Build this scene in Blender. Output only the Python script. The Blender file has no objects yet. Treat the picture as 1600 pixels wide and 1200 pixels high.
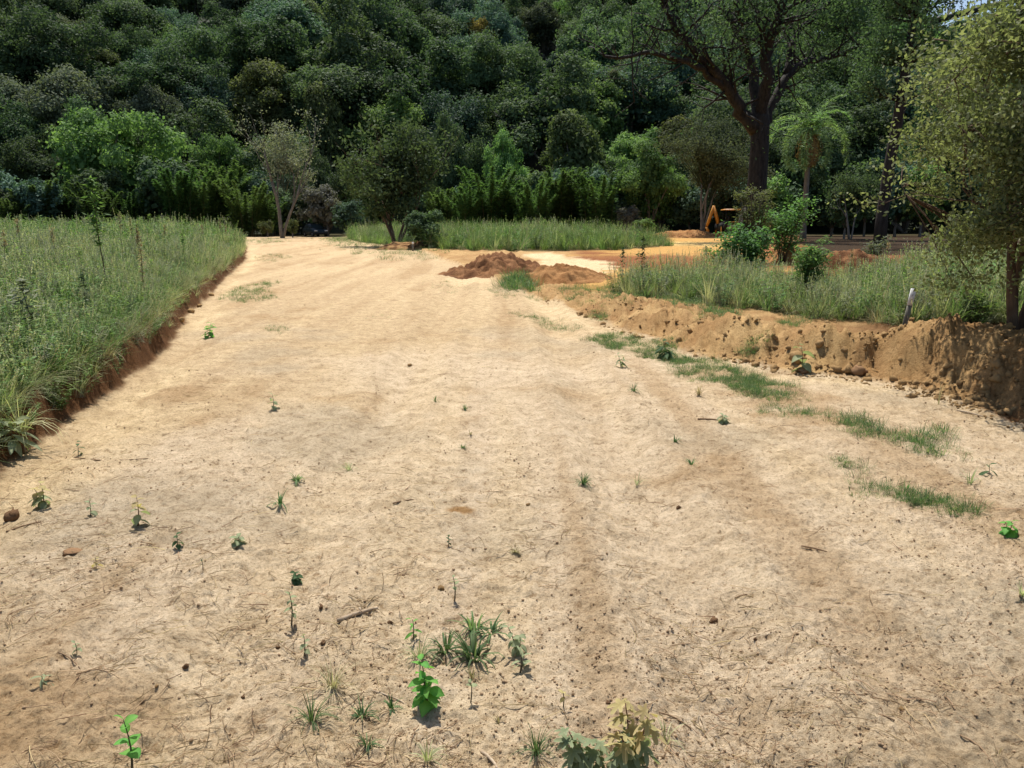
import bpy, math, random
import numpy as np
from mathutils import Vector, Matrix, Euler

R = math.radians
scene = bpy.context.scene
COL = scene.collection

# ------------------------------------------------------------------ camera, sky, sun, exposure
TILT, FPX, CAMH = R(11.7), 1256.0, 1.6
cam_data = bpy.data.cameras.new('camera')
cam_data.sensor_width = 36.0
cam_data.lens = 36.0 * FPX / 1600.0
cam_data.clip_start = 0.05
cam_data.clip_end = 3000
cam = bpy.data.objects.new('camera', cam_data)
COL.objects.link(cam)
cam.location = (0, 0, CAMH)
cam.rotation_euler = (R(90) - TILT, 0, 0)
scene.camera = cam

SUN_EL, SUN_AZ = R(63), math.atan2(-0.20, 0.98)      # azimuth from +Y, positive to the right
SUN_DIR = Vector((math.sin(SUN_AZ) * math.cos(SUN_EL), math.cos(SUN_AZ) * math.cos(SUN_EL), math.sin(SUN_EL)))
world = bpy.data.worlds.new('World')
scene.world = world
world.use_nodes = True
wn = world.node_tree.nodes
wl = world.node_tree.links
sky = wn.new('ShaderNodeTexSky')
sky.sky_type = 'NISHITA'
sky.sun_disc = False
sky.sun_elevation = SUN_EL
sky.sun_rotation = SUN_AZ
sky.air_density = 1.0
sky.dust_density = 1.5
wl.new(sky.outputs[0], wn['Background'].inputs[0])
wn['Background'].inputs[1].default_value = 0.10
sun_data = bpy.data.lights.new('sun', 'SUN')
sun_data.energy = 4.9
sun_data.angle = R(0.55)
sun_data.color = (1.0, 0.955, 0.88)
sun = bpy.data.objects.new('sun', sun_data)
COL.objects.link(sun)
sun.rotation_euler = SUN_DIR.to_track_quat('Z', 'Y').to_euler()
sun.location = (0, 0, 60)
scene.view_settings.view_transform = 'Standard'
scene.view_settings.look = 'None'
scene.view_settings.exposure = 0.45
scene.view_settings.gamma = 1.0
scene.view_settings.use_curve_mapping = False
scene.render.engine = 'CYCLES'
scene.cycles.max_bounces = 6
scene.cycles.diffuse_bounces = 3
scene.cycles.glossy_bounces = 2
scene.cycles.transmission_bounces = 4
scene.cycles.transparent_max_bounces = 4
scene.cycles.caustics_reflective = False
scene.cycles.caustics_refractive = False

# ------------------------------------------------------------------ numbers: noise, projection
def hash2(ix, iy, seed):
    h = (ix.astype(np.int64) * 374761393 + iy.astype(np.int64) * 668265263 + seed * 1274126177) & 0xFFFFFFFF
    h = ((h ^ (h >> 13)) * 1274126177) & 0xFFFFFFFF
    h = h ^ (h >> 16)
    return (h & 0xFFFF) / 65535.0

def vnoise(x, y, seed=0):
    x = np.asarray(x, float); y = np.asarray(y, float)
    ix = np.floor(x); iy = np.floor(y)
    fx = x - ix; fy = y - iy
    ux = fx * fx * (3 - 2 * fx); uy = fy * fy * (3 - 2 * fy)
    a = hash2(ix, iy, seed); b = hash2(ix + 1, iy, seed)
    c = hash2(ix, iy + 1, seed); d = hash2(ix + 1, iy + 1, seed)
    return (a * (1 - ux) + b * ux) * (1 - uy) + (c * (1 - ux) + d * ux) * uy

def fbm(x, y, seed=0, octv=4, gain=0.5):
    s = 0; a = 1.0; n = 0
    for o in range(octv):
        s = s + a * vnoise(x * 2 ** o + 17.3 * o, y * 2 ** o - 9.1 * o, seed + o * 31)
        n += a; a *= gain
    return s / n

def sstep(a, b, x):
    t = np.clip((x - a) / (b - a), 0, 1)
    return t * t * (3 - 2 * t)

CT, ST = math.cos(TILT), math.sin(TILT)
def ray(px, py):
    dx = (px - 800) / FPX; dy = (600 - py) / FPX
    return (dx, CT + dy * ST, -ST + dy * CT)
def g(px, py, z=0.0):
    r = ray(px, py); t = (z - CAMH) / r[2]
    return (r[0] * t, r[1] * t)
def at(px, py, Y):
    r = ray(px, py); t = Y / r[1]
    return Vector((r[0] * t, Y, CAMH + r[2] * t))

def sdist(x, y, P):
    """distance to a polyline, positive on its right-hand side seen from the camera, and the place along it"""
    best = np.full(np.shape(x), 1e9); sgn = np.ones(np.shape(x)); par = np.zeros(np.shape(x))
    for i in range(len(P) - 1):
        ax, ay = P[i]; bx, by = P[i + 1]
        dx, dy = bx - ax, by - ay
        L2 = dx * dx + dy * dy
        t = np.clip(((x - ax) * dx + (y - ay) * dy) / L2, 0, 1)
        qx = x - ax - t * dx; qy = y - ay - t * dy
        d = np.hypot(qx, qy)
        s = np.sign(qx * (-dy) * -1 + qy * dx * -1)
        m = d < best
        best = np.where(m, d, best)
        sgn = np.where(m, np.where(s == 0, 1, s), sgn)
        par = np.where(m, i + t, par)
    return best * sgn, par

# left bank foot, from near to far (right-hand side = road)
BANK = [(-2.2, -3.0), (-2.9, 2.0)] + [g(*p) for p in ((0, 735), (60, 690), (130, 642), (200, 592), (262, 542), (292, 492), (318, 470), (345, 440), (384, 405))]
BANK += [(BANK[-1][0] - 4.5, BANK[-1][1] + 14), (BANK[-1][0] - 14, BANK[-1][1] + 34)]
# right berm foot, near to far
BERM = [(4.9, -3.0), (4.6, 3.0), (4.25, 5.0)] + [g(*p) for p in ((1600, 668), (1520, 640), (1440, 612), (1340, 592), (1240, 582), (1150, 566), (1060, 548), (960, 512), (900, 488), (850, 468))]
PAR_N = len(BERM) - 1

def in_poly(x, y, P):
    x = np.asarray(x, float); y = np.asarray(y, float)
    r = np.zeros(x.shape, bool); n = len(P)
    for i in range(n):
        ax, ay = P[i]; bx, by = P[(i + 1) % n]
        c = ((ay > y) != (by > y)) & (x < (bx - ax) * (y - ay) / ((by - ay) if by != ay else 1e-9) + ax)
        r ^= c
    return r

TREE_R = (5.12, 8.0)          # foot of the near right-hand tree, on its mound
def H(x, y):
    x = np.asarray(x, float); y = np.asarray(y, float)
    z = -0.6 * sstep(45, 105, y)
    z = z + 0.05 * (fbm(x * .25, y * .25, 3, 3) - .5) * sstep(2, 10, y + 4)
    # micro relief of the track
    near = np.clip(1.2 - y / 40.0, 0.25, 1)
    z = z + (0.040 * (fbm(x * 1.6, y * 1.6, 5, 4) - .5) + 0.040 * (fbm(x * 7, y * 7, 8, 3) - .5) + 0.030 * np.clip(fbm(x * 16, y * 16, 10, 2) - .55, 0, 1) + 0.018 * (vnoise(x * 38, y * 38, 11) - .5) + 0.012 * (vnoise(x * 70, y * 70, 12) - .5)) * near
    # wheel ruts running up the track
    for off, amp in ((-1.0, .036), (0.75, .048)):
        cx = off + 0.0 * y - 0.0062 * np.clip(y - 3, 0, 40) ** 1.35
        w = x - cx
        z = z - amp * np.exp(-(w / .20) ** 2) + amp * .8 * np.exp(-((np.abs(w) - .36) / .11) ** 2)
    # left bank
    s, t = sdist(x, y, BANK); s = -s
    s2 = s + 0.16 * (fbm(x * 2.2, y * 2.2, 21, 3) - .5) + .07 * (vnoise(x * 8, y * 8, 23) - .5)
    z = z + 0.30 * sstep(0.0, 0.22, s2) + 0.10 * sstep(0.2, 4.0, s) + .04 * (fbm(x * 3, y * 3, 25, 3) - .5) * sstep(0, .3, s2)
    z = z - 0.035 * np.exp(-((s2 + .25) / .22) ** 2)
    # right berm of dug-out soil
    b, u = sdist(x, y, BERM)
    u = u / PAR_N
    hm = np.interp(u, [0, .2, .3, .42, .55, .7, .82, .93, 1.0], [.74, .74, .68, .40, .41, .39, .34, .24, .08])
    b2 = b + .34 * (fbm(x * 1.6, y * 1.6, 31, 3) - .5)
    wid = np.interp(u, [0, .3, .42, 1], [1.5, 1.5, .85, .8])
    prof = sstep(-.06, 1.0, b2 / wid * .95) * (1 - .72 * sstep(.75, 2.1, b2 / wid))
    lump = (fbm(x * 1.7, y * 1.7, 33, 4) - .5) * .36 + (np.abs(fbm(x * 4.0, y * 4.0, 35, 4) - .5) - .12) * .36 + (np.abs(vnoise(x * 9, y * 9, 36) - .5) - .25) * .13 + (vnoise(x * 19, y * 19, 38) - .5) * .04
    fade = np.exp(-np.clip(b - 3.2, 0, 99) / 1.0)
    z = z + (hm * prof + lump * sstep(.0, .3, b2) * (1 - .75 * sstep(1.2, 2.4, b2 / wid))) * fade + .10 * sstep(.8, 3, b) * (1 - fade)
    # mound under the tree
    z = z + .22 * np.exp(-(((x - TREE_R[0]) / 1.15) ** 2 + ((y - TREE_R[1]) / .95) ** 2)) * sstep(0, .5, b2)
    return z
def Hs(x, y):
    return float(H(np.array([x]), np.array([y]))[0])
def on(px, py):
    z = 0.0
    for _ in range(8):
        x, y = g(px, py, z)
        z = .5 * z + .5 * Hs(x, y)
    x, y = g(px, py, z)
    return Vector((x, y, Hs(x, y)))
def px_per_m(v):
    return FPX / (v.y * CT - (v.z - CAMH) * ST)

def lin(r, gg, b, k=1.0):
    f = lambda c: ((c / 255 + .055) / 1.055) ** 2.4 if c > 10 else c / 255 / 12.92
    return (f(r) * k, f(gg) * k, f(b) * k)

# ------------------------------------------------------------------ mesh helpers
def mesh_np(name, V, faces, mat=None, smooth=False, tint=None, col=None):
    """faces: list of int arrays (n,3) / (n,4)"""
    me = bpy.data.meshes.new(name)
    V = np.asarray(V, dtype=np.float32)
    faces = [np.asarray(f, dtype=np.int32) for f in faces if len(f)]
    me.vertices.add(len(V)); me.vertices.foreach_set('co', V.ravel())
    idx = np.concatenate([f.ravel() for f in faces])
    cnt = np.concatenate([np.full(len(f), f.shape[1], np.int32) for f in faces])
    st = np.concatenate([[0], np.cumsum(cnt)[:-1]]).astype(np.int32)
    me.loops.add(len(idx)); me.loops.foreach_set('vertex_index', idx)
    me.polygons.add(len(cnt)); me.polygons.foreach_set('loop_start', st)
    if smooth:
        me.polygons.foreach_set('use_smooth', np.ones(len(cnt), bool))
    if tint is not None:
        a = me.attributes.new('tint', 'FLOAT', 'POINT'); a.data.foreach_set('value', np.asarray(tint, np.float32))
    if col is not None:
        a = me.attributes.new('Col', 'FLOAT_COLOR', 'POINT')
        c4 = np.ones((len(V), 4), np.float32); c4[:, :3] = col
        a.data.foreach_set('color', c4.ravel())
    me.update(calc_edges=True)
    if mat: me.materials.append(mat)
    return me

class MB:
    """collects tubes, boxes, leaves; build() links one mesh object"""
    def __init__(s): s.V = []; s.Q = []; s.T = []; s.t = []; s.n = 0
    def add(s, V, Q=None, T=None, tint=0.5):
        V = np.asarray(V, float).reshape(-1, 3)
        if Q is not None and len(Q): s.Q.append(np.asarray(Q, int).reshape(-1, 4) + s.n)
        if T is not None and len(T): s.T.append(np.asarray(T, int).reshape(-1, 3) + s.n)
        s.V.append(V); s.t.append(np.broadcast_to(np.asarray(tint, float), (len(V),)).copy()); s.n += len(V)
        return s
    def tube(s, path, rad, n=7, tint=.5, cap=True, rough=0.0, rng=None):
        path = np.asarray(path, float); m = len(path)
        rad = np.broadcast_to(np.asarray(rad, float), (m,))
        tan = np.gradient(path, axis=0)
        tan /= np.linalg.norm(tan, axis=1)[:, None] + 1e-9
        ref = np.array([0, 0, 1.0]) if abs(tan[0][2]) < .9 else np.array([1.0, 0, 0])
        V = []
        for i in range(m):
            u = ref - tan[i] * ref.dot(tan[i]); u /= np.linalg.norm(u) + 1e-9; ref = u
            w = np.cross(tan[i], u)
            a = np.arange(n) * 2 * math.pi / n
            rr = rad[i] * (1 + (rng.uniform(-rough, rough, n) if rough else 0))
            V.append(path[i] + (np.cos(a) * rr)[:, None] * u + (np.sin(a) * rr)[:, None] * w)
        V = np.concatenate(V)
        j = np.arange(n); k = (j + 1) % n
        Q = np.concatenate([np.stack([i * n + j, i * n + k, (i + 1) * n + k, (i + 1) * n + j], 1) for i in range(m - 1)])
        T = None
        if cap:
            V = np.concatenate([V, [path[0], path[-1]]]); c0 = m * n; c1 = c0 + 1
            T = np.concatenate([np.stack([k, j, np.full(n, c0)], 1), np.stack([(m - 1) * n + j, (m - 1) * n + k, np.full(n, c1)], 1)])
        return s.add(V, Q, T, tint)
    def box(s, c, d, rot=None, taper=1.0, tint=.5):
        x, y, z = [v / 2 for v in d]
        V = np.array([[-x, -y, -z], [x, -y, -z], [x, y, -z], [-x, y, -z], [-x * taper, -y * taper, z], [x * taper, -y * taper, z], [x * taper, y * taper, z], [-x * taper, y * taper, z]])
        if rot is not None: V = V @ np.array(Euler(rot).to_matrix()).T
        return s.add(V + np.array(c), [[0, 3, 2, 1], [4, 5, 6, 7], [0, 1, 5, 4], [1, 2, 6, 5], [2, 3, 7, 6], [3, 0, 4, 7]], None, tint)
    def prism(s, pts, w, tint=.5):
        """outline in the x,z plane, extruded w along y"""
        n = len(pts)
        V = [(p[0], -w / 2, p[1]) for p in pts] + [(p[0], w / 2, p[1]) for p in pts]
        Q = [[i, (i + 1) % n, n + (i + 1) % n, n + i] for i in range(n)]
        T = [[0, i + 1, i] for i in range(1, n - 1)] + [[n, n + i, n + i + 1] for i in range(1, n - 1)]
        return s.add(V, Q, T, tint)
    def leaves(s, C, N, L, W, rng, up=.4, jit=.7, tint=None, fold=.12, szj=.35, axis=None):
        C = np.asarray(C, float); n = len(C)
        if n == 0: return s
        N = np.asarray(N, float) + rng.normal(0, jit, (n, 3)) + np.array([0, 0, up])
        N /= np.linalg.norm(N, axis=1)[:, None] + 1e-9
        A = rng.normal(0, 1, (n, 3)) if axis is None else np.asarray(axis, float) + rng.normal(0, .35, (n, 3))
        A -= N * (A * N).sum(1)[:, None]; A /= np.linalg.norm(A, axis=1)[:, None] + 1e-9
        B = np.cross(N, A)
        k = (1 + rng.uniform(-szj, szj, n))[:, None]
        V = np.stack([C - A * L * .5 * k, C + B * W * .5 * k - N * fold * L * k * .5, C + A * L * .5 * k - N * fold * L * k, C - B * W * .5 * k - N * fold * L * k * .5], 1).reshape(-1, 3)
        if tint is None: tint = rng.uniform(0, 1, n)
        return s.add(V, np.arange(4 * n).reshape(-1, 4), None, np.repeat(tint, 4))
    def mesh(s, name, mat, smooth=False):
        f = ([np.concatenate(s.Q)] if s.Q else []) + ([np.concatenate(s.T)] if s.T else [])
        return mesh_np(name, np.concatenate(s.V), f, mat, smooth, np.concatenate(s.t))
    def build(s, name, mat, parent=None, smooth=False, link=True):
        o = bpy.data.objects.new(name, s.mesh(name, mat, smooth))
        if link: COL.objects.link(o)
        o.parent = parent
        return o

def tag(o, label=None, cat=None, group=None, kind=None):
    for k, v in (('label', label), ('category', cat), ('group', group), ('kind', kind)):
        if v: o[k] = v
    return o
def empty(name, loc, rz=0.0, sc=1.0):
    o = bpy.data.objects.new(name, None); COL.objects.link(o)
    o.empty_display_size = .2
    o.location = loc; o.rotation_euler = (0, 0, rz); o.scale = (sc, sc, sc)
    return o
def copy_tree(o, parent=None):
    c = o.copy(); COL.objects.link(c); c.parent = parent
    for ch in o.children: copy_tree(ch, c)
    return c

# ------------------------------------------------------------------ materials
def new_mat(name):
    m = bpy.data.materials.new(name); m.use_nodes = True
    nt = m.node_tree
    for n in list(nt.nodes): nt.nodes.remove(n)
    out = nt.nodes.new('ShaderNodeOutputMaterial')
    return m, nt.nodes, nt.links, out
def leaf_mat(name, c0, c1, trans=.3, rough=.5, spec=.25, var=.25, hue=.02):
    ds = lambda c: tuple(v * .86 + .14 * (.3 * c[0] + .55 * c[1] + .15 * c[2]) for v in c)
    c0 = tuple(v * 1.35 for v in ds(c0)); c1 = tuple(v * 1.35 for v in ds(c1)); trans = min(.5, trans + .1)
    m, N, L, out = new_mat(name)
    at_ = N.new('ShaderNodeAttribute'); at_.attribute_name = 'tint'
    mix = N.new('ShaderNodeMix'); mix.data_type = 'RGBA'
    mix.inputs[6].default_value = (*c0, 1); mix.inputs[7].default_value = (*c1, 1)
    L.new(at_.outputs['Fac'], mix.inputs[0])
    oi = N.new('ShaderNodeObjectInfo')
    hs = N.new('ShaderNodeHueSaturation')
    r1 = N.new('ShaderNodeMapRange'); r1.inputs[3].default_value = 1 - var; r1.inputs[4].default_value = 1 + var
    L.new(oi.outputs['Random'], r1.inputs[0]); L.new(r1.outputs[0], hs.inputs['Value'])
    mu = N.new('ShaderNodeMath'); mu.operation = 'MULTIPLY'; mu.inputs[1].default_value = 7.31
    fr = N.new('ShaderNodeMath'); fr.operation = 'FRACT'
    r2 = N.new('ShaderNodeMapRange'); r2.inputs[3].default_value = .5 - hue; r2.inputs[4].default_value = .5 + hue
    L.new(oi.outputs['Random'], mu.inputs[0]); L.new(mu.outputs[0], fr.inputs[0]); L.new(fr.outputs[0], r2.inputs[0]); L.new(r2.outputs[0], hs.inputs['Hue'])
    L.new(mix.outputs[2], hs.inputs['Color'])
    p = N.new('ShaderNodeBsdfPrincipled'); p.inputs['Roughness'].default_value = rough
    p.inputs['Specular IOR Level'].default_value = spec * .35
    p.inputs['Roughness'].default_value = min(.9, rough + .2)
    L.new(hs.outputs[0], p.inputs['Base Color'])
    tr = N.new('ShaderNodeBsdfTranslucent')
    bright = N.new('ShaderNodeMix'); bright.data_type = 'RGBA'; bright.blend_type = 'MULTIPLY'; bright.inputs[0].default_value = 1
    bright.inputs[7].default_value = (1.2, 1.3, .72, 1)
    L.new(hs.outputs[0], bright.inputs[6]); L.new(bright.outputs[2], tr.inputs['Color'])
    ms = N.new('ShaderNodeMixShader'); ms.inputs[0].default_value = trans
    L.new(p.outputs[0], ms.inputs[1]); L.new(tr.outputs[0], ms.inputs[2]); L.new(ms.outputs[0], out.inputs[0])
    return m
def surf_mat(name, c0, c1, scale=6, rough=.85, bump=.3, detail=6, stretch=(1, 1, 1), spec=.2, metal=0, dist=.02, coat=0):
    m, N, L, out = new_mat(name)
    tc = N.new('ShaderNodeTexCoord'); mp = N.new('ShaderNodeMapping'); mp.inputs['Scale'].default_value = stretch
    L.new(tc.outputs['Object'], mp.inputs[0])
    nz = N.new('ShaderNodeTexNoise'); nz.inputs['Scale'].default_value = scale; nz.inputs['Detail'].default_value = detail; nz.inputs['Roughness'].default_value = .65
    L.new(mp.outputs[0], nz.inputs['Vector'])
    rp = N.new('ShaderNodeValToRGB'); rp.color_ramp.elements[0].position = .35; rp.color_ramp.elements[1].position = .68
    rp.color_ramp.elements[0].color = (*c0, 1); rp.color_ramp.elements[1].color = (*c1, 1)
    L.new(nz.outputs['Fac'], rp.inputs[0])
    p = N.new('ShaderNodeBsdfPrincipled'); p.inputs['Roughness'].default_value = rough; p.inputs['Specular IOR Level'].default_value = spec
    p.inputs['Metallic'].default_value = metal; p.inputs['Coat Weight'].default_value = coat
    L.new(rp.outputs[0], p.inputs['Base Color'])
    if bump:
        b = N.new('ShaderNodeBump'); b.inputs['Strength'].default_value = bump; b.inputs['Distance'].default_value = dist
        L.new(nz.outputs['Fac'], b.inputs['Height']); L.new(b.outputs[0], p.inputs['Normal'])
    L.new(p.outputs[0], out.inputs[0])
    return m

def ground_mat():
    m, N, L, out = new_mat('dry_earth')
    tc = N.new('ShaderNodeTexCoord')
    at_ = N.new('ShaderNodeAttribute'); at_.attribute_name = 'Col'
    n1 = N.new('ShaderNodeTexNoise'); n1.inputs['Scale'].default_value = 58; n1.inputs['Detail'].default_value = 7; n1.inputs['Roughness'].default_value = .72
    n2 = N.new('ShaderNodeTexNoise'); n2.inputs['Scale'].default_value = 5.5; n2.inputs['Detail'].default_value = 6; n2.inputs['Roughness'].default_value = .7
    vo = N.new('ShaderNodeTexVoronoi'); vo.feature = 'DISTANCE_TO_EDGE'; vo.inputs['Scale'].default_value = 21
    wq = N.new('ShaderNodeTexNoise'); wq.inputs['Scale'].default_value = 14; wq.inputs['Detail'].default_value = 4
    wm = N.new('ShaderNodeMix'); wm.data_type = 'VECTOR'; wm.inputs[0].default_value = .12
    L.new(tc.outputs['Object'], wm.inputs[4]); L.new(wq.outputs['Color'], wm.inputs[5]); L.new(tc.outputs['Object'], wq.inputs['Vector'])
    L.new(wm.outputs[1], vo.inputs['Vector'])
    for n in (n1, n2): L.new(tc.outputs['Object'], n.inputs['Vector'])
    # grain: dark specks painted as the shade of small crumbs, and paler crust
    r1 = N.new('ShaderNodeValToRGB'); e = r1.color_ramp.elements
    e[0].position = .30; e[0].color = (.52, .47, .42, 1); e[1].position = .48; e[1].color = (1, 1, 1, 1)
    e2 = e.new(.75); e2.color = (1.12, 1.12, 1.13, 1)
    L.new(n1.outputs['Fac'], r1.inputs[0])
    r2 = N.new('ShaderNodeValToRGB'); e = r2.color_ramp.elements
    e[0].position = .30; e[0].color = (.76, .72, .66, 1); e[1].position = .62; e[1].color = (1.08, 1.08, 1.08, 1)
    L.new(n2.outputs['Fac'], r2.inputs[0])
    r3 = N.new('ShaderNodeValToRGB'); e = r3.color_ramp.elements
    e[0].position = 0; e[0].color = (.80, .76, .72, 1); e[1].position = .035; e[1].color = (1, 1, 1, 1)
    L.new(vo.outputs['Distance'], r3.inputs[0])
    n4 = N.new('ShaderNodeTexNoise'); n4.inputs['Scale'].default_value = 15; n4.inputs['Detail'].default_value = 8; n4.inputs['Roughness'].default_value = .78
    L.new(tc.outputs['Object'], n4.inputs['Vector'])
    r4 = N.new('ShaderNodeValToRGB'); e = r4.color_ramp.elements
    e[0].position = .36; e[0].color = (.62, .56, .49, 1); e[1].position = .46; e[1].color = (1, 1, 1, 1); e3 = e.new(.66); e3.color = (1.1, 1.1, 1.1, 1)
    L.new(n4.outputs['Fac'], r4.inputs[0])
    c = at_.outputs['Color']
    for r in (r1, r2, r3, r4):
        mm = N.new('ShaderNodeMix'); mm.data_type = 'RGBA'; mm.blend_type = 'MULTIPLY'; mm.inputs[0].default_value = 1
        L.new(c, mm.inputs[6]); L.new(r.outputs[0], mm.inputs[7]); c = mm.outputs[2]
    p = N.new('ShaderNodeBsdfPrincipled'); p.inputs['Roughness'].default_value = .95; p.inputs['Specular IOR Level'].default_value = .1
    L.new(c, p.inputs['Base Color'])
    b1 = N.new('ShaderNodeBump'); b1.inputs['Strength'].default_value = .9; b1.inputs['Distance'].default_value = .02
    L.new(n1.outputs['Fac'], b1.inputs['Height'])
    b2 = N.new('ShaderNodeBump'); b2.inputs['Strength'].default_value = .7; b2.inputs['Distance'].default_value = .045
    L.new(n4.outputs['Fac'], b2.inputs['Height']); L.new(b1.outputs[0], b2.inputs['Normal'])
    L.new(b2.outputs[0], p.inputs['Normal'])
    L.new(p.outputs[0], out.inputs[0])
    return m

M = {}
M['earth'] = ground_mat()
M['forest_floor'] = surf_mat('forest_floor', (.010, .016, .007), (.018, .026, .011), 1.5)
M['bark_dark'] = surf_mat('bark_dark', (.018, .014, .012), (.05, .042, .036), 7, stretch=(1, 1, .25), bump=.8, dist=.06)
M['bark_grey'] = surf_mat('bark_grey', (.11, .095, .08), (.24, .21, .18), 6, stretch=(1, 1, .3), bump=.5)
M['bark_brown'] = surf_mat('bark_brown', (.07, .045, .03), (.17, .115, .08), 9, stretch=(1, 1, .3), bump=.5)
M['stem'] = surf_mat('stem', (.06, .05, .03), (.14, .11, .06), 30, bump=.2)
M['stem_red'] = surf_mat('stem_red', (.09, .04, .03), (.17, .08, .05), 40, bump=.2)

# ------------------------------------------------------------------ the ground
SAND = np.array(lin(222, 200, 168, .85)); YEL = np.array(lin(216, 188, 146, .74)); PALE = np.array(lin(242, 216, 172, .76))
CLAY = np.array(lin(196, 156, 106, .70)); RED = np.array(lin(174, 114, 74, .60)); SOIL = np.array(lin(120, 84, 52, .70))
ORANGE = np.array(lin(228, 180, 108, .66)); GREY = np.array(lin(206, 188, 158, .70)); MEADOW = np.array(lin(112, 104, 66, .6)); UMBER = np.array(lin(196, 164, 122, .74))

def mixc(c, k, m):
    m = np.clip(m, 0, 1)[:, None]
    return c * (1 - m) + k * m
def blob(x, y, px, py, rx, ry, nz, soft=.5):
    cx, cy = g(px, py)
    d = np.hypot((x - cx) / rx, (y - cy) / ry) + nz
    return 1 - sstep(1 - soft, 1 + soft * .2, d)

FAR_MEADOW = [g(*p) for p in ((560, 377), (690, 393), (770, 395), (860, 396), (960, 394), (1052, 387), (1030, 379), (960, 374), (880, 370), (690, 366), (560, 364), (545, 368))]
RIGHT_MEADOW = [g(*p, .15) for p in ((935, 448), (1000, 438), (1100, 436), (1250, 446), (1400, 440), (1560, 432), (1900, 425), (1900, 520), (1640, 500), (1545, 496), (1500, 502), (1445, 503), (1360, 498), (1280, 490), (1160, 476), (1060, 462), (1000, 458))]

def ground_colour(x, y):
    n0 = fbm(x * .55, y * .55, 51, 4); n1 = fbm(x * 2.4, y * 2.4, 52, 4); n2 = fbm(x * .16, y * .16, 53, 3)
    c = np.repeat(SAND[None], len(x), 0)
    s, _ = sdist(x, y, BANK); b, u = sdist(x, y, BERM); u = u / PAR_N
    c = mixc(c, YEL, sstep(.40, .62, n2 * .5 + n0 * .5 - .06 + .18 * sstep(4, 14, y) + .12 * sstep(-1, -3.2, x)) * .85)
    c = mixc(c, UMBER, sstep(.56, .74, n1 * .55 + n0 * .45) * .75)
    wl_ = x + 0.0062 * np.clip(y - 3, 0, 40) ** 1.35
    st = fbm(wl_ * 2.6, y * .16, 58, 3)
    c = mixc(c, PALE, sstep(.50, .78, st) * .38); c = mixc(c, UMBER, sstep(.48, .26, st) * .55)
    c = mixc(c, GREY, sstep(.54, .70, fbm(x * .7 + 40, y * .7, 57, 4)) * .55 * (1 - sstep(8, 16, y)))
    c = mixc(c, UMBER, blob(x, y, 60, 1130, .5, .3, (n1 - .5) * 1.5) * .55)
    # washed pale strip at the foot of the bank and of the berm
    c = mixc(c, PALE, np.exp(-((s - .34 + (n1 - .5) * .6) / .22) ** 2) * sstep(.25, .6, n0) * .9)
    c = mixc(c, PALE, np.exp(-((b + .30 + (n1 - .5) * .5) / .22) ** 2) * .75 * sstep(.36, .5, u) * sstep(.2, .55, n0))
    # bank and berm
    sb = -s + .16 * (fbm(x * 2.2, y * 2.2, 21, 3) - .5) + .07 * (vnoise(x * 8, y * 8, 23) - .5)
    c = mixc(c, SOIL, sstep(-.06, .04, sb))
    c = mixc(c, MEADOW, sstep(.25, .7, sb))
    bb = b + .34 * (fbm(x * 1.6, y * 1.6, 31, 3) - .5)
    berm = CLAY[None] * (1 - sstep(.3, .75, n1)[:, None]) + np.array(lin(216, 180, 126, .74))[None] * sstep(.3, .75, n1)[:, None]
    berm = mixc(berm, np.array(lin(150, 104, 66, .62)), .8 * sstep(.40, .26, u) + .2 * sstep(.55, .75, n0))
    m = sstep(-.02, .10, bb)
    c = c * (1 - m[:, None]) + berm * m[:, None]
    c = mixc(c, MEADOW, sstep(1.5, 2.4, b) * in_poly(x, y, RIGHT_MEADOW))
    c = mixc(c, SOIL, sstep(2.2, 3.2, b) * sstep(.36, .5, x / np.maximum(y, 1)) * (1 - in_poly(x, y, RIGHT_MEADOW)))
    # the dug-over plot: red and orange earth, pale sand
    far = sstep(.12, -.05, (y - 47) / 60)
    xr = (x / np.maximum(y, 1))
    plot = sstep(16.3, 19.5, y + (n0 - .5) * 3) * sstep(.055, .095, xr + (n1 - .5) * .02) 
    redor = mixc(np.repeat(RED[None], len(x), 0), ORANGE, sstep(.38, .62, n0))
    c = c * (1 - plot[:, None]) + redor * plot[:, None]
    c = mixc(c, np.array(lin(84, 66, 46, .5)), sstep(.31, .37, xr + (n0 - .5) * .06) * sstep(24, 27, y) * (1 - .75 * sstep(.5, .62, n0) * sstep(34, 30, y)))  # dark soil at far right, with the forest's shade painted into it
    og = sstep(33, 38, y + (n0 - .5) * 4) * sstep(.07, .12, xr) * sstep(.31, .27, xr)
    c = mixc(c, ORANGE, og)
    c = mixc(c, np.array(lin(252, 214, 140, .8)), blob(x, y, 1060, 383, 3.6, 5.5, (n1 - .5) * .6))
    c = mixc(c, RED, sstep(33.5, 32, y) * sstep(24.5, 26.5, y + (n1 - .5) * 3) * sstep(.07, .09, xr) * .8)
    c = mixc(c, PALE, blob(x, y, 900, 418, 1.35, 5.0, (n1 - .5) * .8, .3))
    c = mixc(c, PALE, blob(x, y, 850, 404, .9, 3.2, (n1 - .5) * .6, .3))
    c = mixc(c, PALE, blob(x, y, 730, 440, .7, 1.3, (n1 - .5) * .7, .4) * .8)
    c = mixc(c, CLAY, blob(x, y, 735, 393, 1.4, 2.0, (n1 - .5) * .6))
    c = mixc(c, PALE, blob(x, y, 975, 362, 3.5, 18, (n1 - .5) * .6) * .9)
    c = mixc(c, CLAY, blob(x, y, 720, 800, .09, .055, (n1 - .5) * .5))
    c = mixc(c, MEADOW, in_poly(x, y, FAR_MEADOW) * .9)
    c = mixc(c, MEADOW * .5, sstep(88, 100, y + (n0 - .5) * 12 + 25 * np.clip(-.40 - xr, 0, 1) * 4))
    return c

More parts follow.
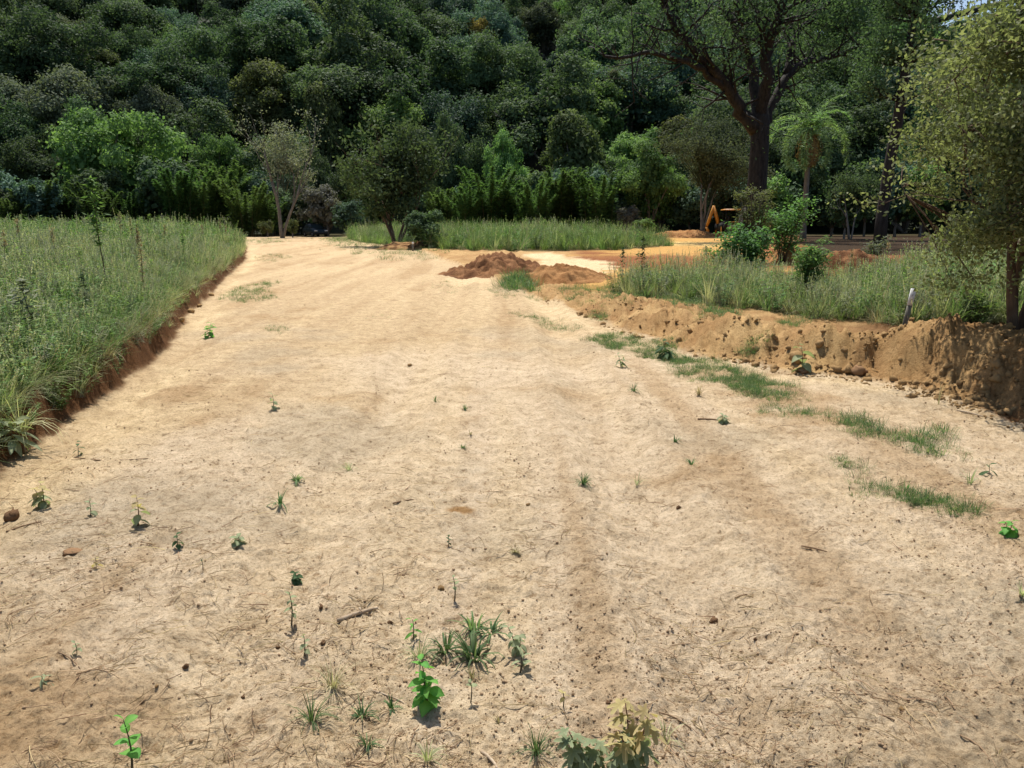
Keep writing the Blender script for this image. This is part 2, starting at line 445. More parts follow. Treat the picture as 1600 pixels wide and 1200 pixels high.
def build_ground():
    pys = np.concatenate([np.arange(1400, 460, -2.6), np.arange(460, 346, -1.7)])
    ys = np.array([g(800, p)[1] for p in pys])
    ys = np.concatenate([[-6, -4, -2.5, -1.2, -.3, .4, .9], ys[ys > 1.1], [165, 190]])
    us = np.concatenate([-np.geomspace(6, .80, 26), np.linspace(-.76, .76, 980), np.geomspace(.80, 6, 26)])
    Y, U = np.meshgrid(ys, us, indexing='ij')
    X = U * (np.maximum(Y, -2.4) + 2.6)
    x = X.ravel(); y = Y.ravel()
    z = H(x, y)
    V = np.stack([x, y, z], 1)
    nr, nc = Y.shape
    a = (np.arange(nr - 1)[:, None] * nc + np.arange(nc - 1)[None]).ravel()
    Q = np.stack([a, a + 1, a + nc + 1, a + nc], 1)
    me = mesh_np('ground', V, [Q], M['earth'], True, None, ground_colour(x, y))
    o = bpy.data.objects.new('ground', me); COL.objects.link(o)
    tag(o, 'pale sandy dirt track, cut bank and dug earth of the valley floor', 'ground', kind='structure')
build_ground()

def hill_z(x, y):
    """wooded slope behind the plot; it drops away at the far right where a scrap of sky shows"""
    yb = 108 + 10 * np.sin(x * .025 + 1) - .05 * x
    rise = np.clip(y - yb, 0, 400)
    slope = .44 - .0004 * np.clip(x, -100, 100)
    z = rise * slope
    cap = 118 - 88 * sstep(55, 95, x)
    z = cap * (1 - np.exp(-z / cap * 1.0)) if False else np.minimum(z, cap + .06 * rise)
    return -1.3 + z + 3.0 * (fbm(x * .03, y * .03, 71, 3) - .5) * sstep(0, 30, rise)
def build_hill():
    xs = np.linspace(-420, 420, 121); ys = np.concatenate([[-300, -150, -60, 0, 40, 80], np.linspace(95, 500, 80)])
    Y, X = np.meshgrid(ys, xs, indexing='ij')
    V = np.stack([X.ravel(), Y.ravel(), hill_z(X.ravel(), Y.ravel())], 1)
    nr, nc = Y.shape
    a = (np.arange(nr - 1)[:, None] * nc + np.arange(nc - 1)[None]).ravel()
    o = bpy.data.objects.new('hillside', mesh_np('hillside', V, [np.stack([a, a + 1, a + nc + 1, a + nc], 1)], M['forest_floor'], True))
    COL.objects.link(o); tag(o, 'dark forest floor of the wooded hillside', 'hillside', kind='structure')
build_hill()

# ------------------------------------------------------------------ scattering (only for what nobody could count)
def scatter_group(coll):
    ng = bpy.data.node_groups.new('scatter', 'GeometryNodeTree')
    ng.interface.new_socket('Geometry', in_out='INPUT', socket_type='NodeSocketGeometry')
    ng.interface.new_socket('Geometry', in_out='OUTPUT', socket_type='NodeSocketGeometry')
    N, L = ng.nodes, ng.links
    gi = N.new('NodeGroupInput'); go = N.new('NodeGroupOutput')
    ci = N.new('GeometryNodeCollectionInfo'); ci.inputs['Collection'].default_value = coll
    ci.inputs['Separate Children'].default_value = True; ci.inputs['Reset Children'].default_value = True
    ip = N.new('GeometryNodeInstanceOnPoints'); ip.inputs['Pick Instance'].default_value = True
    def attr(nm, ty):
        a = N.new('GeometryNodeInputNamedAttribute'); a.data_type = ty; a.inputs['Name'].default_value = nm
        return [s for s in a.outputs if s.enabled and s.name == 'Attribute'][0]
    L.new(gi.outputs[0], ip.inputs['Points']); L.new(ci.outputs[0], ip.inputs['Instance'])
    L.new(attr('idx', 'INT'), ip.inputs['Instance Index'])
    L.new(attr('rot', 'FLOAT_VECTOR'), ip.inputs['Rotation'])
    L.new(attr('scl', 'FLOAT_VECTOR'), ip.inputs['Scale'])
    L.new(ip.outputs[0], go.inputs[0])
    return ng
_groups = {}
def proto_coll(name, objs):
    c = bpy.data.collections.new(name)
    for o in objs: c.objects.link(o)
    return c
def scatter(name, coll, P, rot, scl, idx, label, cat):
    me = bpy.data.meshes.new(name)
    n = len(P)
    me.vertices.add(n); me.vertices.foreach_set('co', np.asarray(P, np.float32).ravel())
    scl = np.asarray(scl, np.float32)
    if scl.ndim == 1: scl = np.repeat(scl[:, None], 3, 1)
    me.attributes.new('rot', 'FLOAT_VECTOR', 'POINT').data.foreach_set('vector', np.asarray(rot, np.float32).ravel())
    me.attributes.new('scl', 'FLOAT_VECTOR', 'POINT').data.foreach_set('vector', scl.ravel())
    me.attributes.new('idx', 'INT', 'POINT').data.foreach_set('value', np.asarray(idx, np.int32))
    o = bpy.data.objects.new(name, me); COL.objects.link(o)
    if coll.name not in _groups: _groups[coll.name] = scatter_group(coll)
    o.modifiers.new('scatter', 'NODES').node_group = _groups[coll.name]
    return tag(o, label, cat, kind='stuff')

# ------------------------------------------------------------------ grass
def blades(mb, rng, n, h, w, spread, lean=.5, tint=(0, 1), curl=1.0, seg=3, root=None, base_r=.06):
    """n tapering blades that share one root vertex"""
    V = [root if root is not None else (0, 0, 0)]; T = []; tt = [rng.uniform(*tint)]
    for i in range(n):
        a = rng.uniform(0, 2 * math.pi); hh = h * rng.uniform(.55, 1.1); ln = lean * rng.uniform(.1, 1.2)
        d = np.array([math.cos(a), math.sin(a), 0]); sd = np.array([-d[1], d[0], 0]); sd = sd * math.cos(rng.uniform(-1, 1)) 
        b = np.array(V[0]) + d * base_r * rng.uniform(.1, 1) * spread
        tn = rng.uniform(*tint)
        k0 = len(V)
        for j in range(seg):
            f = j / seg
            ang = ln * (f * curl + .25)
            c = b + d * hh * f * math.sin(ang) + np.array([0, 0, hh * f * math.cos(ang)])
            ww = w * (1 - f * .75) * rng.uniform(.8, 1.1) * (.55 if j == 0 else 1)
            V += [c - sd * ww / 2, c + sd * ww / 2]; tt += [tn, tn]
        ang = ln * (curl + .25)
        V.append(b + d * hh * math.sin(ang) + np.array([0, 0, hh * math.cos(ang)])); tt.append(tn)
        T.append([0, k0, k0 + 1])
        for j in range(seg - 1):
            p = k0 + 2 * j; T += [[p, p + 1, p + 3], [p, p + 3, p + 2]]
        p = k0 + 2 * (seg - 1); T.append([p, p + 1, p + 2])
    return mb.add(np.array(V), None, T, np.array(tt))

M['grass'] = leaf_mat('grass', lin(120, 130, 86, .68), lin(190, 192, 146, .74), .3, .5, .35, .28, .03)
M['grass_green'] = leaf_mat('grass_green', lin(72, 106, 48, .65), lin(134, 164, 88, .66), .35, .45, .3, .25, .03)
M['grass_lush'] = leaf_mat('grass_lush', lin(62, 100, 54, .62), lin(122, 150, 94, .66), .3, .4, .35, .2, .02)
M['grass_dry'] = leaf_mat('grass_dry', lin(140, 118, 80, .6), lin(196, 182, 146, .62), .2, .7, .1, .25, .02)
M['weed_grey'] = leaf_mat('weed_grey', lin(102, 112, 86, .64), lin(166, 170, 140, .7), .25, .6, .2, .2, .02)
M['straw'] = leaf_mat('straw', lin(120, 94, 64, .75), lin(196, 168, 124, .75), .05, .8, .05, .35, .02)
M['clod'] = surf_mat('clod', lin(184, 146, 98, .70), lin(216, 178, 126, .74), 25, bump=.8, rough=.95, spec=.1)
M['crumb'] = surf_mat('crumb', lin(176, 144, 108, .66), lin(222, 192, 156, .66), 3, bump=.5, rough=.95, spec=.1)

rg = np.random.default_rng(5)
def tuft_proto(nm, seed, n, h, w, lean, mat, seeds=0, dry=0):
    r = np.random.default_rng(seed); mb = MB()
    blades(mb, r, n, h, w, 2.2, lean, curl=1.3)
    for k in range(seeds):           # thin flowering stalks with a narrow plume
        a = r.uniform(0, 6.28); ln = r.uniform(.03, .25); hh = h * r.uniform(1.0, 1.35)
        d = np.array([math.cos(a) * ln, math.sin(a) * ln, 1.0])
        p0 = np.array([r.uniform(-.1, .1), r.uniform(-.1, .1), 0]); p1 = p0 + d * hh
        mb.tube([p0, p0 + d * hh * .5, p1], [.0035, .003, .002], 3, .75, False)
        pts = p1 - d * np.linspace(0, .22, 14)[:, None] * hh
        mb.leaves(pts, r.normal(0, 1, (14, 3)), .05, .012, r, 0, .5, np.full(14, .95), axis=np.repeat(d[None], 14, 0))
    return mb.build(nm, mat, link=False)
def leafy_proto(nm, seed, h, mat, n=4):
    """leafy field weed: upright stems set with narrow leaves"""
    r = np.random.default_rng(seed); mb = MB()
    for k in range(n):
        a = r.uniform(0, 6.28); ln = r.uniform(.05, .3); hh = h * r.uniform(.6, 1.1)
        d = np.array([math.cos(a) * ln, math.sin(a) * ln, 1.0]); p0 = np.array([r.uniform(-.12, .12), r.uniform(-.12, .12), 0])
        mb.tube([p0, p0 + d * hh * .5, p0 + d * hh], [.005, .004, .002], 3, .2, False)
        m = 26
        f = r.uniform(.15, 1, m); C = p0 + d * (hh * f)[:, None]
        A = r.normal(0, 1, (m, 3)); A[:, 2] = np.abs(A[:, 2]) * .6 + .2; A /= np.linalg.norm(A, axis=1)[:, None]
        mb.leaves(C + A * .05, np.repeat([[0, 0, 1.0]], m, 0), .11, .028, r, .3, .4, axis=A)
    return mb.build(nm, mat, link=False)
tall_coll = proto_coll('tall_grass_tufts', [
    tuft_proto('tuft_a', 1, 34, 1.0, .016, .55, M['grass'], 3), tuft_proto('tuft_b', 2, 30, .95, .018, .75, M['grass_green'], 1),
    tuft_proto('tuft_c', 3, 36, .85, .013, .95, M['grass'], 5), tuft_proto('tuft_d', 4, 26, 1.05, .012, .4, M['weed_grey'], 8),
    leafy_proto('tuft_e', 5, 1.0, M['grass_green'], 5), leafy_proto('tuft_f', 6, .95, M['weed_grey'], 5),
    tuft_proto('tuft_g', 7, 26, .8, .010, 1.1, M['grass_dry'], 2)])
short_coll = proto_coll('short_grass_tufts', [
    tuft_proto('short_a', 11, 22, .12, .0065, 1.0, M['grass_lush']), tuft_proto('short_b', 12, 18, .10, .008, 1.25, M['grass_green']),
    tuft_proto('short_c', 13, 20, .13, .006, .8, M['grass_lush']), tuft_proto('short_d', 14, 12, .10, .005, 1.3, M['grass_dry'])])

def rand_rot(n, tilt=.15):
    return np.stack([rg.normal(0, tilt, n), rg.normal(0, tilt, n), rg.uniform(0, 6.28, n)], 1)

def sample_region(n, x0, x1, y0, y1, test, dens):
    """rejection sampling with a density falling with distance"""
    out = []
    got = 0
    for _ in range(200):
        m = 40000
        y = 1 / rg.uniform(1 / y1, 1 / y0, m) if y0 > 0 else rg.uniform(y0, y1, m)
        u = rg.uniform(x0, x1, m); x = u * y
        k = test(x, y) & (rg.uniform(0, 1, m) < dens(x, y))
        out.append(np.stack([x[k], y[k]], 1)); got += k.sum()
        if got >= n: break
    return np.concatenate(out)[:n]

def grass_field():
    def test(x, y):
        s, _ = sdist(x, y, BANK)
        return (s < -.10) & (x > -52)
    # even area cover: y*dy weighting handled by density
    pts = sample_region(15500, -.95, -.16, 2.2, 62, test, lambda x, y: np.clip((y / 26) ** 1.3, .03, 1) )
    x, y = pts[:, 0], pts[:, 1]
    s = -sdist(x, y, BANK)[0]
    h = np.interp(s, [0, .4, 2, 5, 9], [.18, .28, .50, .74, .88])
    h = np.maximum(h, np.interp(y, [12, 22, 30], [.3, .60, .90]) * np.interp(s, [0, .8], [.6, 1]))
    nz = fbm(x * .3, y * .3, 81, 3)
    h = h * (.62 + .75 * nz) * rg.uniform(.6, 1.22, len(x))
    lush = fbm(x * .18 + 3, y * .18, 83, 3) + .25 * sstep(-10, -16, x - 0 * y) - .10
    p = rg.uniform(0, 1, len(x))
    idx = np.where(p < lush * 1.0, np.where(rg.uniform(0, 1, len(x)) < .45, 1, 4), rg.choice([0, 2, 3, 5, 6, 0, 2], len(x)))
    scl = np.stack([h * 1.15 + .15, h * 1.15 + .15, h], 1)
    scatter('tall_grass', tall_coll, np.stack([x, y, H(x, y) - .02], 1), rand_rot(len(x), .12), scl, idx, 'tall grey-green grass field above the cut bank left of the track', 'grass')
grass_field()

def grass_poly(name, poly, n, hfun, label, lushness=.5, coll=tall_coll):
    P = np.array(poly); x0, x1 = P[:, 0].min(), P[:, 0].max(); y0, y1 = P[:, 1].min(), P[:, 1].max()
    x = rg.uniform(x0, x1, n * 6); y = rg.uniform(y0, y1, n * 6)
    k = in_poly(x + .6 * (vnoise(x, y, 5) - .5), y + .8 * (vnoise(x, y, 6) - .5), poly); x, y = x[k][:n], y[k][:n]
    h = hfun(x, y) * (.65 + .7 * fbm(x * .5, y * .5, 85, 3)) * rg.uniform(.75, 1.2, len(x))
    idx = np.where(rg.uniform(0, 1, len(x)) < lushness, rg.choice([1, 4, 1], len(x)), rg.choice([0, 2, 3, 5, 0, 2, 6], len(x)))
    scatter(name, coll, np.stack([x, y, H(x, y) - .02], 1), rand_rot(len(x), .12), np.stack([h + .15, h + .15, h], 1), idx, label, 'grass')
grass_poly('tall_grass', RIGHT_MEADOW, 3600, lambda x, y: .50 + .22 * sstep(.38, .55, x / y), 'tall grass with seed heads behind the dirt berm at the right', .38)
grass_poly('tall_grass', FAR_MEADOW, 3800, lambda x, y: np.interp(x / y, [-.1, .1, .22], [1.0, 1.0, .62]), 'bright green grass strip between the clay heaps and the forest', .72)

M['low'] = M['grass_lush']
def patch(poly_px, n, h, label, dry=.15, name='grass_patch', wide=1.0):
    """low creeping grass on the track; outline given where it meets the ground"""
    poly = [tuple(on(*p)[:2]) for p in poly_px]
    P = np.array(poly)
    x = rg.uniform(P[:, 0].min() - .1, P[:, 0].max() + .1, n * 8); y = rg.uniform(P[:, 1].min() - .1, P[:, 1].max() + .1, n * 8)
    sz = float(np.ptp(P[:, 0]))
    k = in_poly(x + .5 * sz * .4 * (fbm(x * 3, y * 3, 7, 2) - .5) + .05 * rg.normal(0, 1, len(x)), y + .6 * sz * (fbm(x * 3, y * 3, 9, 2) - .5) + .09 * rg.normal(0, 1, len(x)), poly)
    k &= rg.uniform(0, 1, len(x)) < sstep(.22, .52, fbm(x * 4, y * 4, 91, 3))
    n = int(n * .72); x, y = x[k][:n], y[k][:n]
    s = h / .12 * rg.uniform(.2, 1.0, len(x)) * (.95 if name == 'grass_patch' else 1.15)
    idx = np.where(rg.uniform(0, 1, len(x)) < dry, 3, rg.choice([0, 1, 2], len(x)))
    scatter(name, short_coll, np.stack([x, y, H(x, y) - .004], 1), rand_rot(len(x), .2), np.stack([s * wide, s * wide, s], 1), idx, label, 'grass')

# ------------------------------------------------------------------ trees
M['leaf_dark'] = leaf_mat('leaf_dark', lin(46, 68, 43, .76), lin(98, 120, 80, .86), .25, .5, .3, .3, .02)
M['leaf_blue'] = leaf_mat('leaf_blue', lin(48, 74, 58, .76), lin(92, 120, 97, .86), .2, .5, .3, .3, .02)  # bluish tone puts the hill's distance haze into the leaf colour
M['leaf_grey'] = leaf_mat('leaf_grey', lin(66, 78, 58, .7), lin(116, 126, 100, .75), .2, .6, .2, .25, .02)
M['leaf_green'] = leaf_mat('leaf_green', lin(64, 98, 48, .78), lin(126, 156, 84, .84), .3, .5, .3, .25, .02)
M['leaf_olive'] = leaf_mat('leaf_olive', lin(70, 82, 46, .7), lin(118, 128, 80, .75), .3, .5, .25, .25, .02)
M['leaf_yellow'] = leaf_mat('leaf_yellow', lin(120, 112, 50, .7), lin(180, 156, 70, .75), .3, .6, .2, .15, .01)
M['leaf_bamboo'] = leaf_mat('leaf_bamboo', lin(54, 84, 38, .66), lin(98, 128, 62, .70), .4, .5, .25, .2, .02)
M['leaf_mauve'] = leaf_mat('leaf_mauve', lin(84, 86, 76, .66), lin(130, 128, 116, .7), .2, .6, .2, .2, .01)
M['leaf_myrtle'] = leaf_mat('leaf_myrtle', lin(72, 88, 52, .68), lin(142, 150, 104, .76), .35, .42, .4, .1, .01)
M['leaf_silver'] = leaf_mat('leaf_silver', lin(88, 98, 78, .68), lin(150, 156, 132, .74), .2, .5, .35, .15, .01)
M['leaf_bush'] = leaf_mat('leaf_bush', lin(50, 90, 42, .70), lin(110, 148, 82, .76), .35, .42, .35, .15, .02)
M['leaf_palm'] = leaf_mat('leaf_palm', lin(76, 112, 60, .8), lin(136, 166, 104, .85), .3, .42, .35, .15, .02)
M['leaf_dead'] = leaf_mat('leaf_dead', lin(120, 98, 64, .7), lin(176, 150, 104, .7), .2, .7, .1, .15, .01)

def unit_dirs(r, n, zmin=-.25):
    d = r.normal(0, 1, (n * 3, 3)); d /= np.linalg.norm(d, axis=1)[:, None]
    return d[d[:, 2] > zmin][:n]
def clump_crown(seed, W, Ht, base, nclump, nleaf, ls, mat, cr=(.20, .34), ragged=.2, aspect=.55, flat=.85, mat_name=None):
    """crown built of leafy clumps on a dome: W wide, Ht tall from z=base"""
    r = np.random.default_rng(seed); mb = MB()
    rx = W / 2; rz = Ht / 2; cz = base + rz
    D = unit_dirs(r, nclump, -.5)
    nl = r.integers(4, 7); la = r.uniform(0, 6.28, nl); lr = r.uniform(.15, .62, nl)
    LC = np.stack([np.cos(la) * lr * rx, np.sin(la) * lr * rx, r.uniform(-.35, .45, nl) * rz], 1); LC[0] = (0, 0, .35 * rz)
    LS = r.uniform(.42, .72, nl)
    pk = np.arange(len(D)) % nl
    rad = r.uniform(.55, .95, len(D)) * (1 + r.normal(0, ragged, len(D)))
    CC = LC[pk] + D * (rad * LS[pk])[:, None] * np.array([rx, rx, rz * .95]) + np.array([0, 0, cz])
    CR = r.uniform(*cr, len(D)) * rx
    tone = r.uniform(0, 1, len(D))
    w = CR ** 2; w /= w.sum()
    for c, k, q, t, d in zip(CC, CR, (w * nleaf).astype(int), tone, D):
        u = unit_dirs(r, q, -.75); q = len(u)
        u = u + d * .35; u /= np.linalg.norm(u, axis=1)[:, None]
        sub = .80 + .28 * np.sin(u[:, 0] * 5 + t * 9) * np.sin(u[:, 1] * 5 + t * 5) * np.sin(u[:, 2] * 6)
        rr = k * r.uniform(.55, 1.18, q) * sub * (1 + .45 * r.uniform(0, 1, q) * (r.uniform(0, 1, q) > .82))
        P = c + u * rr[:, None] * np.array([1, 1, flat])
        mb.leaves(P, u, ls, ls * aspect, r, .45, .55, np.clip(.6 * t + .4 * r.uniform(0, 1, q), 0, 1), fold=.18)
    # inner leaves, so that the crown is not hollow
    u = unit_dirs(r, nleaf // 8, -1); P = u * r.uniform(.1, .7, len(u))[:, None] * np.array([rx, rx, rz]) + np.array([0, 0, cz])
    mb.leaves(P, u, ls * 1.7, ls * 1.2, r, .3, .8, r.uniform(0, .5, len(u)))
    return mb, CC
def limbs(mb, r, base_r, fork, CC, n=7, top=1.0):
    """trunk to the fork, limbs from there into the crown"""
    mb.tube([(0, 0, -.6), (r.normal(0, .06), r.normal(0, .06), fork * .5), (0, 0, fork)], [base_r * 1.25, base_r, base_r * .85], 8)
    for c in CC[:n]:
        m = np.array([c[0] * .4, c[1] * .4, fork + (c[2] - fork) * .55])
        mb.tube([(0, 0, fork * .96), m + r.normal(0, .2, 3), c], [base_r * .6, base_r * .4, base_r * .12], 5)

# -- forest: nine kinds of tree, every tree an object of its own
KINDS = []
def forest_kind(seed, W, Ht, base, ncl, nleaf, ls, mat, label, bark='bark_grey', cr=(.19, .33), asp=.6, flat=.85, ragged=.15):
    mb, CC = clump_crown(seed, W, Ht, base, ncl, nleaf, ls, None, cr, ragged, asp, flat)
    r = np.random.default_rng(seed + 900); tb = MB(); limbs(tb, r, W * .022 + .06, max(base * .9 + .4, 1.0), CC)
    KINDS.append((tb.mesh('trunk', M[bark], True), mb.mesh('crown', M[mat]), label, W))
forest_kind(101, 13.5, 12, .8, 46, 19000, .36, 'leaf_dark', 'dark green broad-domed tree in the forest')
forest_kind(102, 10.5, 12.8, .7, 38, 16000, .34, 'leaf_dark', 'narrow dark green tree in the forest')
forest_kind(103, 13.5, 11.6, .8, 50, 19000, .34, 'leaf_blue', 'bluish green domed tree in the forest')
forest_kind(104, 12, 11, .8, 40, 15000, .34, 'leaf_grey', 'grey-green feathery-crowned tree in the forest', cr=(.24, .36), ragged=.22)
forest_kind(105, 12, 10.8, .6, 40, 17000, .33, 'leaf_green', 'mid green leafy tree in the forest')
forest_kind(106, 11, 12.2, .7, 36, 15500, .35, 'leaf_olive', 'olive green loose-crowned tree in the forest', ragged=.22)
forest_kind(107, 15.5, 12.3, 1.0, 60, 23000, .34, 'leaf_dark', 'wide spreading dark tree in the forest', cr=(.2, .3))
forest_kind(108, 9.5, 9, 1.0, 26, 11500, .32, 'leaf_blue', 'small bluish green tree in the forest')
forest_kind(109, 10.5, 10.5, 1.2, 30, 14000, .32, 'leaf_green', 'fresh green upright tree in the forest')

def place_tree(k, x, y, z, s, label=None, group=None, name='hillside_tree', sz=1.0, crown_mat=None):
    tm, cm, lab, W = KINDS[k]
    e = empty(name, (x, y, z), rg.uniform(0, 6.28)); e.scale = (s * rg.uniform(.88, 1.15), s * rg.uniform(.88, 1.15), s * sz)
    for nm, me in (('trunk', tm), ('crown', cm)):
        o = bpy.data.objects.new(nm, me); COL.objects.link(o); o.parent = e
        if nm == 'crown' and crown_mat:
            o.data = cm.copy(); o.data.materials[0] = crown_mat
    tag(e, label or lab, 'tree', group or ('hillside trees: ' + lab.split(' in the')[0]))
    return e

NAMED = [   # crown middle x, top y in the photograph, distance, crown width in pixels, kind, label
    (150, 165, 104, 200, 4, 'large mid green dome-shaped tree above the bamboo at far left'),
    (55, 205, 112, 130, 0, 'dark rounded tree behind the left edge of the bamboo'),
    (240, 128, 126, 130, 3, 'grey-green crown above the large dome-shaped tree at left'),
    (330, 205, 112, 110, 4, 'olive-lit low tree just above the left bamboo'),
    (905, 163, 116, 150, 5, 'yellowish green rounded crown above the central bamboo'),
    (715, 190, 108, 90, 0, 'dark climber-covered tree above the left end of the central bamboo'),
    (790, 200, 106, 80, 8, 'bright-tipped tree rising right behind the central bamboo'),
    (505, 120, 124, 100, 5, 'olive tree with upright crown above the pale-trunked tree'),
    (930, 95, 150, 110, 8, 'bright green crown among the darker trees right of centre'),
    (1020, 215, 96, 110, 8, 'fresh green tree left of the grey domed tree'),
    (506, 238, 99, 120, 0, 'dark tree added over the parked car to shade it'),  # added so that its crown shades the car
    (1475, 52, 92, 105, 0, 'dark tall tree below the elevated deck at top right'),
    (1565, 70, 90, 120, 0, 'dark tree behind the top of the near leafy tree'),
    (860, 265, 96, 0, 8, None),
]
occupied = []
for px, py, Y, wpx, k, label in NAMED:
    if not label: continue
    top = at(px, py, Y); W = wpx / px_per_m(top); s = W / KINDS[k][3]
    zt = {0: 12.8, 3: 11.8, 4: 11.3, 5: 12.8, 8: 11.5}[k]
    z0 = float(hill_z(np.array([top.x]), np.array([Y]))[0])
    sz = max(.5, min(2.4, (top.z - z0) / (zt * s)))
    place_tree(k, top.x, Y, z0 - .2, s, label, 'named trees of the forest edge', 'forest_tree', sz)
    occupied.append((top.x, Y, W * .35))
# two trees in yellow flower
for px, py, Y, W, label in ((745, 28, 185, 8.5, 'tree with yellow-orange flowering crown high on the hillside'), (962, 112, 142, 7.0, 'tree with pale yellow blossom right of centre on the slope')):
    t = at(px, py, Y); s = W / KINDS[7][3]; z0 = t.z - 9.0 * s
    e = place_tree(7, t.x, Y, z0, s, label, 'trees in yellow flower', 'flowering_tree', crown_mat=M['leaf_yellow'] if py < 60 else M['leaf_olive'])
    occupied.append((t.x, Y, W * .5))
def forest():
    r = np.random.default_rng(77)
    placed = list(occupied); n = 0
    cols = ['at the left edge', 'above the tall grass field', 'above the parked car', 'behind the multi-stemmed tree', 'above the central bamboo', 'above the clay heaps', 'behind the huge dark trunk', 'behind the palm', 'behind the near leafy tree']
    for yr in np.concatenate([np.arange(113, 150, 8.5), np.arange(152, 262, 11.5)]):
        half = .66 * yr + 5
        step = 10.2 if yr < 150 else 12.4
        for xr in np.arange(-half, half, step):
            x = xr + r.uniform(-3.2, 3.2); y = yr + r.uniform(-3.0, 3.0) - .05 * xr
            if any((x - a) ** 2 + (y - b) ** 2 < c * c for a, b, c in occupied): continue
            z = float(hill_z(np.array([x]), np.array([y]))[0])
            if (z - .5) / y > .262: continue               # wholly above the frame
            right = sstep(-.15, .35, x / y)
            low = sstep(185, 120, y)
            pr = np.array([1.3, 1.1, 1.3 - .4 * right, .55 + .3 * low, .25 + 1.1 * right * low + .3 * low, .3 + .6 * right * low, .9, .8, .15 + .8 * right * low])  # fewer bright kinds upper left: cloud shade put into the choice of leaf colour
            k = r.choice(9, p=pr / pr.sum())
            s = r.uniform(.72, 1.38) * (1.08 if y > 135 else .95)
            px = 800 + x / (y * CT) * FPX
            if 1455 < px < 1560 and (z + 11.5 * s) / y > .228: continue      # the gap where the sky shows
            col = cols[int(np.clip(np.digitize(px, [130, 380, 540, 690, 930, 1080, 1230, 1400]), 0, 8))]
            band = 'low on' if y < 132 else ('midway up' if y < 175 else 'high on')
            lab = KINDS[k][2].split(' in the')[0] + ' ' + band + ' the slope ' + col
            place_tree(k, x, y, z - .3, s, lab, 'trees ' + band + ' the wooded slope ' + col, sz=r.uniform(.85, 1.2)); n += 1
    print('forest', n)
forest()

# -- forest edge: bushes and small trees that close the wood at the foot of the slope
EDGE = []
def edge_kind(seed, W, Ht, nleaf, ls, mat, ncl=20):
    mb, CC = clump_crown(seed, W, Ht, .3, ncl, nleaf, ls, None, (.26, .42), .2, .6, 1.0)
    r = np.random.default_rng(seed + 900); tb = MB(); limbs(tb, r, .11, 1.2, CC, 9)
    EDGE.append((tb.mesh('trunk', M['bark_grey'], True), mb.mesh('crown', M[mat]), W))
edge_kind(201, 6, 6.0, 6500, .30, 'leaf_dark'); edge_kind(202, 5, 5.0, 5600, .27, 'leaf_green'); edge_kind(203, 6, 5.5, 5600, .30, 'leaf_blue'); edge_kind(204, 5, 4.5, 4600, .28, 'leaf_mauve', 16)
edge_kind(205, 3.2, 3.0, 3000, .2, 'leaf_olive', 14)
def bush(k, x, y, s, label, group, name='forest_shrub', sz=1.0, z=None):
    tm, cm, W = EDGE[k]
    e = empty(name, (x, y, (Hs(x, y) if z is None else z) - .1), rg.uniform(0, 6.28)); e.scale = (s, s, s * sz)
    for nm, me in (('trunk', tm), ('crown', cm)):
        o = bpy.data.objects.new(nm, me); COL.objects.link(o); o.parent = e
    tag(e, label, 'shrub' if 'shrub' in name or 'bush' in name else 'tree', group)
    return e
r_ = np.random.default_rng(33)
for i, px in enumerate(np.arange(-60, 1700, 44)):
    Y = 101 + r_.uniform(-3, 3) - (16 if px > 1180 else 0) - (4 if px < 250 else 0)
    p = at(px + r_.uniform(-12, 12), 360, Y)
    k = [0, 2, 0, 2, 1][i % 5]
    where = ['beyond the far left field', 'behind the tall grass field', 'near the pale-barked tree', 'near the parked car', 'behind the multi-stemmed tree', 'behind the central bamboo', 'behind the grass strip', 'near the backhoe', 'behind the palm', 'behind the near leafy tree'][int(np.digitize(px, [130, 380, 470, 550, 690, 930, 1060, 1180, 1340]))]
    bush(k, p.x, Y, r_.uniform(.95, 1.35), {0: 'dark green', 1: 'light green', 2: 'bluish green'}[k] + ' undergrowth tree at forest edge ' + where, 'undergrowth at the forest edge ' + where, 'undergrowth_tree', r_.uniform(.8, 1.15))
for px, Y, s, sz, k, lab in ((512, 93, 1.15, 1.0, 3, 'greyish mauve shrub behind the parked car'), (985, 92, .75, .9, 3, 'mauve flowering shrub right of the central bamboo'),
                             (418, 88, .62, 1.0, 4, 'small olive bush left of the pale trunk'), (457, 86, .62, 1.05, 4, 'small round olive bush right of the pale trunk'),
                             (660, 42, .42, .75, 0, 'low dark bush at the foot of the multi-stemmed tree'), (545, 84, .8, .8, 2, 'dark drooping shrub to the right of the parked car'),
                             (1010, 84, .6, .6, 1, 'pale green weed shrub beyond the strip of grass'), (1320, 62, .75, 1.0, 0, 'dark shaded shrub between the palm and the leaning tree')):
    p = at(px, 360, Y)
    bush(k, p.x, Y, s, lab, None, 'bush', sz)

